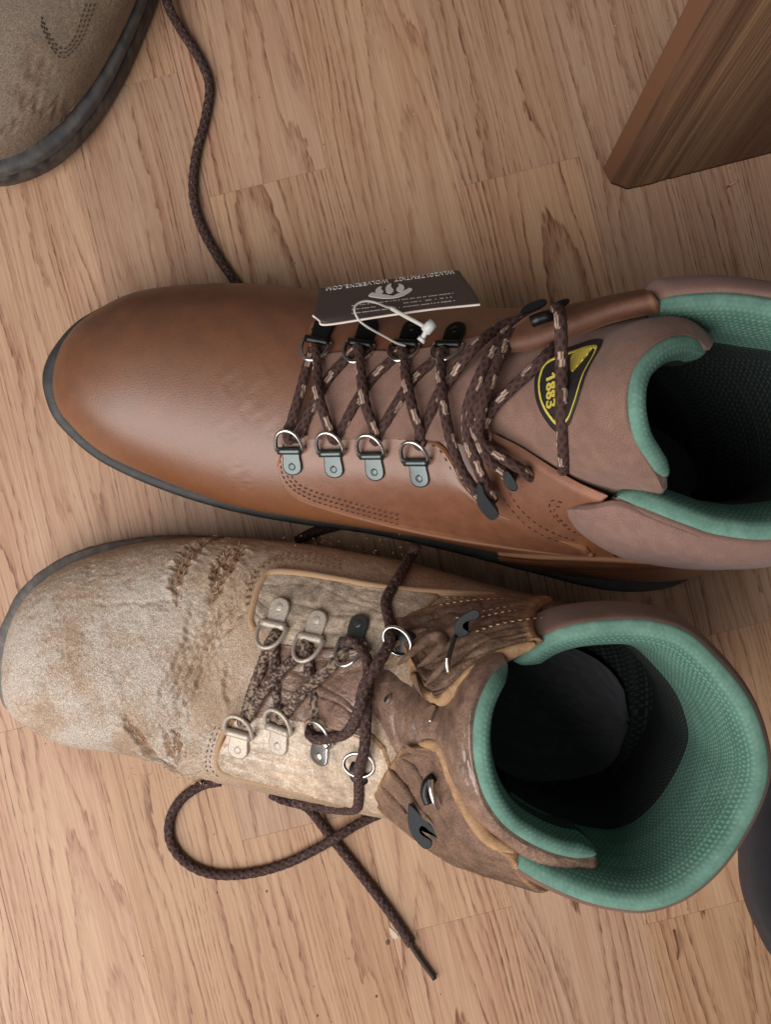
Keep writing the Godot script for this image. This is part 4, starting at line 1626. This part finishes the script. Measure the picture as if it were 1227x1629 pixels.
	var rows := [
		spots([[806, 1050, 0.150], [784, 1078, 0.156], [763, 1124, 0.160], [757, 1175, 0.161], [762, 1226, 0.160], [780, 1277, 0.157], [816, 1320, 0.152], [880, 1352, 0.147], [950, 1364, 0.142]]),
		spots([[800, 1040, 0.140], [768, 1066, 0.148], [742, 1115, 0.153], [734, 1175, 0.154], [738, 1228, 0.153], [762, 1283, 0.15], [800, 1332, 0.145], [875, 1372, 0.138], [950, 1372, 0.133]]),
		spots([[780, 1040, 0.104], [745, 1060, 0.115], [718, 1115, 0.131], [708, 1172, 0.138], [714, 1228, 0.131], [728, 1264, 0.116], [768, 1306, 0.105], [838, 1342, 0.098], [915, 1350, 0.095]]),
		spots([[740, 1025, 0.088], [705, 1050, 0.103], [672, 1105, 0.119], [655, 1150, 0.123], [662, 1210, 0.117], [680, 1256, 0.101], [722, 1292, 0.088], [780, 1322, 0.082], [850, 1332, 0.08]]),
		spots([[680, 1020, 0.088], [655, 1045, 0.100], [632, 1080, 0.109], [618, 1120, 0.112], [618, 1160, 0.109], [628, 1200, 0.102], [645, 1240, 0.092], [690, 1280, 0.084], [730, 1310, 0.08]]),
		all_on(b, [[590, 1030], [580, 1045], [570, 1065], [562, 1085], [560, 1105], [562, 1125], [568, 1145], [575, 1165], [585, 1185]], 0.0008),
		all_on(b, [[500, 1030], [495, 1042], [490, 1060], [486, 1075], [484, 1090], [484, 1105], [486, 1120], [490, 1135], [495, 1150]], 0.0008),
		all_on(b, [[420, 1020], [416, 1035], [412, 1050], [408, 1065], [405, 1080], [402, 1095], [400, 1110], [398, 1125], [396, 1140]], 0.0002)]
	var tg := Sheet.new()
	slab(tg, rows, 0.0048, 160, 120, 1.0, suede, suede, 0.0002, wr)
	var tongue_p := slab_p.duplicate()
	put("tongue", tg.mesh(), M.worn_smooth, t)
	var lip := curve(spots([[806, 1056, 0.149], [788, 1084, 0.156], [770, 1126, 0.1605], [764, 1175, 0.162], [769, 1224, 0.161], [786, 1272, 0.158], [820, 1313, 0.153], [882, 1346, 0.148], [950, 1359, 0.143]]), 200, false, true)
	var tl := Sheet.new()
	var cen := Vector3(0.08, 0, 0.085)
	mesh_sheet(tl, lip, [[-0.0024, -0.002], [-0.002, 0.001], [0.0006, 0.0022], [0.003, 0.001], [0.0038, -0.004], [0.0044, -0.010]], 20, cen, -1.0, false)
	put("tongue_lining", tl.mesh(), M.lining, t)
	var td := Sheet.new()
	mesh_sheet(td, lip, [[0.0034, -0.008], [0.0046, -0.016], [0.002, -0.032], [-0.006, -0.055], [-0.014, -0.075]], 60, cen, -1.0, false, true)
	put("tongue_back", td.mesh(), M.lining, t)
	# collar
	var rim := curve(spots([[818, 1052, 0.137], [850, 1025, 0.142], [886, 1005, 0.146], [932, 993, 0.149], [999, 988, 0.151], [1050, 993, 0.152], [1096, 1011, 0.153], [1142, 1053, 0.154], [1183, 1104, 0.155], [1207, 1155, 0.155], [1219, 1216, 0.155], [1207, 1272, 0.155], [1172, 1339, 0.154], [1131, 1390, 0.153], [1085, 1425, 0.152], [1034, 1442, 0.151], [988, 1441, 0.150], [927, 1427, 0.148], [855, 1395, 0.145], [804, 1360, 0.142], [784, 1340, 0.140]]), 330, false, true)
	var cp := Sheet.new()
	var sc := lin(136, 105, 91)
	rim_sweep(cp, rim, [[0.0012, 0.0], [-0.001, 0.0008], [-0.0028, -0.002], [-0.0045, -0.010], [-0.005, -0.020], [-0.004, -0.030], [0.000, -0.042], [0.004, -0.05]], 50, cen, false, 1.0, func(q: Vector3, _u: float, _v: float) -> Color: return sc * (1.0 + 0.2 * n_mid.get_noise_3dv(q * 700.0) + 0.15 * n_low.get_noise_3dv(q * 500.0)))
	put("collar", cp.mesh(), M.suede, t)
	var cl := Sheet.new()
	mesh_sheet(cl, rim, [[-0.0012, 0.0], [0.0, 0.0016], [0.004, 0.0014], [0.0075, -0.004], [0.0095, -0.014], [0.0112, -0.030], [0.0122, -0.046]], 60, cen, 1.0, false)
	put("collar_lining", cl.mesh(), M.lining, t)
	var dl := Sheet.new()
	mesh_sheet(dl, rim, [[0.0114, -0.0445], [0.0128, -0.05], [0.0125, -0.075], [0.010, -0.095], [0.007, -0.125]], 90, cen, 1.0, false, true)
	put("shade_toned_lining", dl.mesh(), M.lining, t)  # below the green, interior shade is painted as a darker net
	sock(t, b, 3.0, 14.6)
	insole(t, b, 0.2, 0.287, 0.033, 0.036)
	# seams
	var st := Sheet.new()
	var tc := lin(120, 88, 64)
	for off in [0.0, 6.0, 12.0]:
		stitches(st, b, [[398 - off * 0.5, 972], [400 - off * 0.5, 935], [416 - off * 0.4, 905 - off * 0.2], [446, 890 - off * 0.6], [490, 893 - off], [550, 906 - off]], 0.0006, 0.0028, tc)
	stitches(st, b, [[352, 1150], [338, 1185], [334, 1220], [352, 1240]], 0.0006, 0.0028, tc)
	stitches(st, b, [[345, 1150], [331, 1185], [327, 1220], [340, 1242]], 0.0006, 0.0028, tc)
	for k in 5:
		stitches(st, b, [[700 + k * 2, 950 + k * 3], [750, 952 + k * 3], [800, 955 + k * 2], [850, 958 + k]], 0.002, 0.0026, lin(200, 170, 136))
	var so := put("stitching", st.mesh(), M.thread, t)
	so.set_meta("kind", "stuff")
	# fittings
	var thr := [500, 1085]
	var kk := 0
	for q in [[440, 990, M.dusty, 0.3], [500, 1011, M.dusty, 0.3], [566, 1018, M.plate, 0.2]]:
		var f := b.find(q[0], q[1])
		lace_fitting(t, on(b, q[0], q[1], 0.003), b.nrm(f.x, f.y), on(b, q[0] + 6, q[1] - 22, 0.003) - on(b, q[0] - 4, q[1] + 14, 0.003), q[2], M.dusty if kk < 2 else M.steel, 1.08, q[3])
		kk += 1
	kk = 0
	for q in [[382, 1170, M.dusty], [446, 1163, M.dusty], [512, 1180, M.steel]]:
		var f := b.find(q[0], q[1])
		lace_fitting(t, on(b, q[0], q[1], 0.003), b.nrm(f.x, f.y), on(b, q[0] - 1, q[1] + 22, 0.003) - on(b, q[0] + 2, q[1] - 14, 0.003), q[2], M.dusty if kk < 2 else M.steel, 1.08, 0.35)
		kk += 1
	# the two open rings near the ankle
	for q in [[632, 1020, 646, 1024], [571, 1217, 573, 1228]]:
		var c := on(b, q[0], q[1], 0.007)
		var rs := Sheet.new()
		var loop := PackedVector3Array()
		var ta := Vector3(0.75, 0.35, 0.5).normalized() if q[0] > 600 else Vector3(0.9, 0.3, -0.1).normalized()
		var tb := Vector3(-0.3, 0.8, 0.3).cross(ta).normalized()
		for k in 41:
			var a := TAU * k / 40.0
			loop.append(c + ta * cos(a) * 0.0062 + tb * sin(a) * 0.0052)
		tube(rs, loop, 0.00075, 10, Color.WHITE, false)
		var fsh := Sheet.new()
		ellipsoid(fsh, on(b, q[2], q[3], 0.003), Vector3(0.0045, 0.001, 0), Vector3(0, 0.0015, 0), Vector3(0, 0, 0.0055), Color.WHITE, 10, 20)
		var fo2 := put("lace_clip", fsh.mesh(), M.dark_plate, t)
		put("ring", rs.mesh(), M.steel, fo2)
	plate("speed_hook", flat([[724, 989], [733, 979], [752, 968], [762, 970], [765, 978], [759, 986], [747, 988], [739, 992], [737, 997], [742, 1001], [748, 1004], [745, 1010], [733, 1015], [724, 1014], [722, 1002]], 0.127), 0.0018, M.black_hook, t)
	plate("speed_hook", flat([[649, 1279], [654, 1278], [668, 1293], [682, 1306], [704, 1333], [697, 1336], [682, 1322], [672, 1313], [668, 1318], [671, 1326], [683, 1332], [689, 1339], [686, 1348], [677, 1351], [668, 1345], [649, 1320]], 0.122), 0.0018, M.black_hook, t)
	# bent necks of the hooks, bright where they are rubbed
	for q in [[[[724, 1013, 0.128], [718, 1032, 0.133], [713, 1052, 0.137], [714, 1067, 0.137]], 0.0009, M.plate], [[[712, 1046, 0.1385], [712, 1058, 0.1385], [714, 1068, 0.1378]], 0.0009, M.steel], [[[686, 1240, 0.1385], [686, 1256, 0.1395], [690, 1272, 0.1395], [696, 1286, 0.1385]], 0.001, M.steel], [[[690, 1236, 0.136], [680, 1246, 0.136], [677, 1262, 0.136], [682, 1278, 0.136]], 0.0018, M.dark_plate]]:
		var hs := Sheet.new()
		tube(hs, curve(spots(q[0]), 30), q[1], 10)
		put("hook_neck", hs.mesh(), q[2], t)
	slab_p = tongue_p
	for q in [[[676, 1132], [688, 1120], [696, 1124], [690, 1136], [686, 1150], [680, 1146]], [[611, 1112], [618, 1104], [623, 1106], [618, 1116], [612, 1120]]]:
		var hp := []
		for z in q:
			hp.append(along_slab(z[0], z[1], 0.0008))
		plate("hook_base", hp, 0.001, M.steel, t)
	# laces
	var lr := 0.0022
	var runs := [
		[2, [[444, 1000, 0.004], [431, 1022, 0.006], [417, 1058, 0.005], [399, 1108, 0.005], [390, 1142, 0.005], [384, 1152, 0.003]]],
		[2, [[440, 1004, 0.003], [435, 1029, 0.006], [438, 1065, 0.004], [442, 1108, 0.004], [447, 1132, 0.005], [446, 1146, 0.003]]],
		[2, [[494, 1022, 0.004], [474, 1044, 0.006], [438, 1076, 0.009], [413, 1108, 0.009], [396, 1138, 0.006], [388, 1150, 0.004]]],
		[2, [[490, 1018, 0.004], [486, 1032, 0.006], [492, 1065, 0.005], [499, 1108, 0.005], [506, 1145, 0.005], [510, 1160, 0.003]]],
		[2, [[444, 1146, 0.004], [453, 1137, 0.006], [481, 1101, 0.009], [514, 1072, 0.009], [546, 1042, 0.006], [552, 1028, 0.004]]],
		[1, [[546, 1030, 0.003], [556, 1020, 0.007], [570, 1027, 0.008], [585, 1054, 0.008], [584, 1101, 0.007], [582, 1165, 0.009], [578, 1200, 0.011], [572, 1220, 0.009], [571, 1250, 0.006], [571, 1270, 0.005], [566, 1286, 0.003], [535, 1287, 0.002], [500, 1281, 0.001], [466, 1276, 0.0]]],
		[1, [[500, 1158, 0.003], [493, 1168, 0.007], [505, 1176, 0.008], [525, 1174, 0.007], [553, 1165, 0.008], [571, 1130, 0.013], [580, 1092, 0.014], [603, 1054, 0.012], [620, 1022, 0.009], [621, 995, 0.005], [614, 960, 0.005], [624, 936, 0.005], [637, 915, 0.007], [654, 885, 0.012], [664, 868, 0.014]]]]
	for r in runs:
		var pts := []
		for q in r[1]:
			pts.append(on(b, q[0], q[1], q[2]))
		put("lace", lace_mesh(pts, lr, r[0], 0.9), M.lace, t)
	put("lace", lace_mesh(spots([[430, 1262, 0.020], [450, 1272, 0.018], [480, 1280, 0.014], [495, 1290, 0.008], [515, 1316, 0.0026], [540, 1348, 0.0023], [575, 1392, 0.0023], [612, 1440, 0.0023], [640, 1480, 0.0023], [655, 1504, 0.0023]]), 0.0022, 1), M.lace, t)
	put("lace", lace_mesh(spots([[352, 1243, 0.0025], [320, 1250, 0.0023], [288, 1272, 0.0023], [270, 1305, 0.0023], [272, 1342, 0.0023], [298, 1374, 0.0023], [340, 1391, 0.0023], [395, 1390, 0.0023], [455, 1374, 0.0024], [510, 1347, 0.004], [540, 1329, 0.0062], [575, 1308, 0.004], [620, 1288, 0.003]]), 0.0022, 1), M.lace, t)
	put("lace", lace_mesh(spots([[470, 862, 0.006], [500, 846, 0.004], [530, 838, 0.003], [580, 828, 0.0025], [640, 835, 0.004]]), 0.0022, 1), M.lace, t)
	var ag := Sheet.new()
	tube(ag, curve(spots([[653, 1502, 0.0021], [672, 1530, 0.002], [692, 1557, 0.0018]]), 16), 0.0013, 12, lin(58, 44, 42))
	put("lace_tip", ag.mesh(), M.rubber, t)

func fold(t: Node3D, pts: Array, r: float, col: Color) -> void:
	var line := []
	for z in pts:
		line.append(along_slab(z[0], z[1], -r * 0.35))
	var c := curve(line, 60, false, true)
	var sh := Sheet.new()
	var p := PackedVector3Array()
	var cs := PackedColorArray()
	for i in 60:
		var tg := (c[mini(i + 1, 59)] - c[maxi(i - 1, 0)]).normalized()
		var sd := tg.cross(Vector3.UP).normalized()
		var o := sd.cross(tg)
		var w := r * pow(sin(PI * clampf(i / 59.0, 0.01, 0.99)), 0.5)
		for j in 14:
			var a := TAU * j / 14
			var q := c[i] + (sd * cos(a) * 1.3 + o * sin(a)) * w
			q += Vector3.UP * 0.0003 * n_mid.get_noise_3dv(q * 1500.0)
			p.append(q)
			cs.append(col * (1.0 + 0.2 * n_mid.get_noise_3dv(q * 1200.0)))
	sh.grid(p, cs, 60, 14, true, -1.0)
	put("leather_fold", sh.mesh(), M.worn, t)

func flake(sh: Sheet, p: Vector3, size: float, col: Color, way := Vector3.ZERO) -> void:
	var a := rng.randf() * TAU
	var d := Vector3(cos(a), rng.randf_range(0.1, 0.8), sin(a)).normalized()
	if way != Vector3.ZERO:
		d = way.normalized()
		a = atan2(d.z, d.x)
	var s := Vector3(-sin(a), 0.0, cos(a))
	var n := s.cross(d).normalized()
	if n.y < 0:
		n = -n
	var w := size * rng.randf_range(0.07, 0.16)
	var k := sh.v.size()
	sh.add(p - s * w, n, col); sh.add(p + s * w, n, col); sh.add(p + d * size + s * w * 0.5, n, col); sh.add(p + d * size * 0.8 - s * w, n, col)
	sh.quad(k, k + 1, k + 2, k + 3)

func build_far_boot() -> void:
	var b := Last.new(worn_keys(-1.0), Vector3(-0.2155, 0, -0.1585), deg_to_rad(-68.0))
	var t := thing("worn_work_boot", "grey-brown worn boot at the upper left corner with thick dark sole edge and trailing lace", "boot", Vector3.ZERO, "")
	var rel := Relief.new(320, 300)
	for q in [[[30, 75], [60, 110], [80, 125]], [[10, 140], [60, 165], [100, 175]], [[0, 210], [15, 205], [40, 195]], [[100, 175], [105, 195]]]:
		crease(b, rel, q, 2.0, 0.0006, 0.6, 1.0)
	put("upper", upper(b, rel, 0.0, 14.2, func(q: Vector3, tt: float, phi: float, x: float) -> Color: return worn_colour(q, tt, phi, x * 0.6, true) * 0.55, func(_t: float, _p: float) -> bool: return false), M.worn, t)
	var side := []
	for s in WORN_SIDE:
		side.append([s[0], s[1] + 0.0015, -s[2]])
	var rub := lin(74, 74, 76)
	var rub2 := lin(48, 48, 50)
	put("sole", sole_shape(b, side, [[0.0, 0.006], [0.0, 0.003], [0.003, 0.0005], [0.010, 0.0], [0.0125, 0.0006], [0.0134, 0.0018], [0.0142, 0.0018], [0.0150, 0.0006], [0.0185, 0.0006], [0.020, 0.0018], [0.0206, 0.0045], [0.020, 0.012]], 420, [rub2, rub2, rub2, rub2, rub2, rub2, rub2, rub, rub, rub, rub, rub], 0.35), M.rubber, t)
	var st := Sheet.new()
	for off in [0.0, 7.0, 14.0]:
		stitches(st, b, [[62, 20 + off], [80, 60 + off], [100, 78 + off], [118 + off * 0.6, 60 + off * 0.5], [130 + off, 25], [138 + off, 0]], 0.0005, 0.0021, lin(66, 48, 38))
	var so := put("stitching", st.mesh(), M.thread, t)
	so.set_meta("kind", "stuff")
	put("lace", lace_mesh(spots([[262, -40, 0.012], [266, 5, 0.008], [288, 48, 0.004], [318, 95, 0.0025], [333, 138, 0.0023], [326, 190, 0.0023], [311, 250, 0.0023], [307, 310, 0.0023], [320, 360, 0.0023], [346, 408, 0.0023], [380, 455, 0.0023], [400, 480, 0.0023]]), 0.0021, 1), M.lace, t)

func build_tag() -> void:
	var t := thing("hang_tag", "dark paper tag with white claw logo on a clear plastic loop at the new boot", "tag")
	var sh := Sheet.new()
	var top := spots([[507, 459, 0.086], [580, 449, 0.0865], [655, 440, 0.087], [730, 430, 0.0875]])
	var bot := spots([[520, 516, 0.104], [600, 504, 0.106], [685, 492, 0.108], [764, 484, 0.109]])
	var mid := spots([[498, 503, 0.101], [590, 486, 0.1003], [680, 474, 0.102], [756, 466, 0.103]])
	var m := mat(Color.WHITE, 0.55, null, 0, 1, true)
	var col := lin(80, 69, 67)
	slab(sh, [top, mid, bot], 0.0007, 40, 60, 1.0, col, col)
	# keep the faces even
	for k in sh.c.size():
		sh.c[k] = col
	put("card", sh.mesh(), m, t)
	var white := mat(lin(232, 218, 210), 0.6, null, 0, 1, false)
	var ed := Sheet.new()
	tube(ed, curve([at(498, 502, 0.1012), at(508, 510, 0.103), at(520, 516.5, 0.1043), at(600, 504.5, 0.1063), at(685, 492.5, 0.1083), at(764, 484.5, 0.1092)], 60), 0.00045, 8)
	put("card_edge", ed.mesh(), white, t)
	var grey := mat(lin(238, 232, 228), 0.6, null, 0, 1, false)
	var dim := mat(lin(172, 160, 155), 0.6, null, 0, 1, false)
	for shape in [[[585, 468], [594, 470], [613, 472.5], [632, 471], [646, 466], [655, 460], [657, 457], [653, 455], [649, 455.5], [650, 459.5], [644, 463.5], [632, 467], [615, 469], [601, 467], [595, 464], [594, 461.5], [589, 464]], [[598, 463.5], [597, 459], [601, 454], [609, 452], [605.5, 457], [611, 460], [609, 464], [603, 465.5]], [[614, 460.5], [613.5, 455], [617, 449.5], [624, 447.5], [621.5, 453], [626, 456.5], [627, 460.5], [622, 464], [616.5, 463.5]], [[631, 459.5], [631, 455.5], [635.5, 452.5], [633.5, 448], [640.5, 449.5], [644, 454], [643, 459], [637.5, 462]]]:
		var pts := []
		for q in shape:
			pts.append(along_slab(q[0], q[1] + 3.0, 0.0004))
		plate("logo", pts, 0.00025, grey, t)
	var ex := (along_slab(560, 455, 0.0) - along_slab(680, 439, 0.0)).normalized()
	var ey := (along_slab(625, 490, 0.0) - along_slab(618, 452, 0.0)).normalized()
	ey = (ey - ex * ey.dot(ex)).normalized()
	lettering("web_address", "WLV2017FMTKIT   WOLVERINE.COM", along_slab(620, 446.0, 0.0004), ex, ey, 0.00105, 0.0002, grey, t)
	for k in 3:
		var ls := Sheet.new()
		var y0: float = [479.0, 485.0, 491.0][k]
		var x := 560.0
		while x < 722.0:
			var w := rng.randf_range(1.2, 2.6)
			if rng.randf() < 0.85 and k != 1 or x < 600 or rng.randf() < 0.85 and (x < 600 or x > 640):
				var yy := y0 - (x - 620.0) * 0.125
				tube(ls, PackedVector3Array([along_slab(x, yy, 0.0002), along_slab(x + w, yy - w * 0.125, 0.0002)]), 0.00026, 5)
			x += w + (0.9 if rng.randf() < 0.8 else 3.0)
		put("small_print", ls.mesh(), dim, t)
	var clear := StandardMaterial3D.new()
	clear.albedo_color = Color(0.86, 0.85, 0.83, 0.75)
	clear.transparency = BaseMaterial3D.TRANSPARENCY_ALPHA
	clear.roughness = 0.3
	var loop := Sheet.new()
	tube(loop, curve(spots([[630, 490, 0.107], [615, 488, 0.109], [600, 482, 0.112], [582, 479, 0.113], [568, 484, 0.114], [564, 494, 0.115], [572, 510, 0.115], [588, 522, 0.113], [608, 533, 0.108], [630, 545, 0.103], [645, 550, 0.1]]), 90, false, true), 0.00045, 8)
	tube(loop, curve(spots([[622, 490, 0.108], [645, 503, 0.111], [664, 513, 0.113], [676, 520, 0.114]]), 30), 0.0008, 8)
	put("plastic_loop", loop.mesh(), clear, t)
	var kn := Sheet.new()
	var kd := (at(692, 513, 0.114) - at(672, 535, 0.113)).normalized()
	tube(kn, PackedVector3Array([at(690, 514, 0.115), at(684, 519, 0.115), at(677, 527, 0.114)]), 0.0021, 12)
	tube(kn, PackedVector3Array([at(679, 526, 0.114), at(671, 541, 0.112)]), 0.0010, 10)
	tube(kn, PackedVector3Array([at(673, 538, 0.112), at(669, 543, 0.112)]), 0.0016, 10)
	clear = clear.duplicate()
	clear.albedo_color = Color(0.82, 0.84, 0.83, 0.85)
	put("loop_lock", kn.mesh(), clear, t)

func build_slipper() -> void:
	var c := at(1300, 1390, 0.0)
	var t := thing("cloth_slipper", "dark navy cloth slipper with a pale edge, cut off by the right border", "slipper", c)
	var n := 120
	var o := outline([[1176, 1330], [1176, 1390], [1186, 1436], [1202, 1473], [1224, 1515], [1265, 1560], [1340, 1590], [1420, 1550], [1460, 1440], [1450, 1320], [1390, 1220], [1300, 1190], [1225, 1220], [1188, 1275]], n)
	var prof := [[1.0, 0.0], [1.004, 0.004], [1.004, 0.010], [0.992, 0.013], [0.984, 0.0135], [0.975, 0.020], [0.92, 0.029], [0.85, 0.034], [0.7, 0.038], [0.5, 0.041], [0.25, 0.042], [0.02, 0.042]]
	var navy := lin(22, 24, 36)
	var pale := lin(46, 46, 56)
	for part in [["sole", 0, 5, pale], ["cloth", 4, 12, navy]]:
		var sh := Sheet.new()
		var p := PackedVector3Array()
		var cs := PackedColorArray()
		for k in range(part[1], part[2]):
			for j in n:
				var q := Vector2(1310, 1390).lerp(o[j], prof[k][0])
				var h: float = prof[k][1]
				if k > 5:
					h -= 0.0035 * smooth(7.0, 0.0, absf(q.x - 1207.0 - (q.y - 1366.0) * 0.04))
					h += 0.0010 * n_low.get_noise_2d(q.x * 1.5, q.y * 1.5)
				var w := at(q.x, q.y, 0.0)
				p.append(Vector3(w.x, h, w.z) - c)
				cs.append(part[3] * (1.0 + 0.15 * n_fine.get_noise_2d(q.x * 2.0, q.y * 2.0)))
		sh.grid(p, cs, part[2] - part[1], n, true, -1.0)
		put(part[0], sh.mesh(), M.suede if part[0] == "cloth" else M.rubber, t)

func build_debris() -> void:
	var k := 0
	for q in [[[1156, 299], [1163, 294], [1174, 288], "short two-tone wood splinter on the floor below the furniture leg", lin(226, 190, 160), lin(150, 84, 60)], [[1072, 1480], [1079, 1508], [1078, 1526], "thin curved wood splinter on the floor by the worn boot's heel", lin(236, 206, 184), lin(120, 72, 56)]]:
		var sh := Sheet.new()
		tube(sh, curve(spots([[q[0][0], q[0][1], 0.0007], [q[1][0], q[1][1], 0.0016], [q[2][0], q[2][1], 0.0008]]), 14), 0.00042, 7, q[4])
		for j in sh.c.size():
			if (j < 50) == (k == 0) or (k == 1 and j < 70):
				sh.c[j] = q[5]
		var o := put("wood_splinter", sh.mesh(), M.thread, self)
		o.set_meta("label", q[3])
		o.set_meta("category", "splinter")
		o.set_meta("group", "splinters lying on the floor")
		k += 1
	# a pale chip in the laminate's corner joint
	var ch := []
	for q in [[618, 1474], [622, 1476], [636, 1490], [630, 1494], [624, 1493]]:
		ch.append(at(q[0], q[1], 0.0002))
	var o2 := plate("floor_chip", ch, 0.0003, mat(lin(214, 196, 178), 0.7, null, 0, 1, false), self)
	o2.set_meta("label", "pale chipped corner of a floor board beside the worn boot's lace tip")
	o2.set_meta("category", "chip")
	var cr := Sheet.new()
	for q in [[617, 1499, 0.0011], [599, 1585, 0.0006], [505, 1616, 0.0005], [424, 1418, 0.0005], [555, 1525, 0.0003], [345, 1420, 0.0004], [1098, 1275, 0.0003]]:
		ellipsoid(cr, at(q[0], q[1], 0.0001), Vector3(q[2], 0, 0), Vector3(0, 0.0003, 0), Vector3(0, 0, q[2] * 1.3), lin(110, 84, 70), 6, 10)
	for i in 60:
		ellipsoid(cr, at(rng.randf_range(0, 1227), rng.randf_range(0, 1629), 0.0001), Vector3(0.00025, 0, 0), Vector3(0, 0.0002, 0), Vector3(0, 0, 0.0004), lin(120, 90, 74) if i % 3 else lin(226, 210, 196), 5, 8)
	var o3 := put("dirt_specks", cr.mesh(), M.thread, self)
	o3.set_meta("label", "small dirt specks and crumbs scattered over the floor")
	o3.set_meta("category", "dirt")
	o3.set_meta("kind", "stuff")
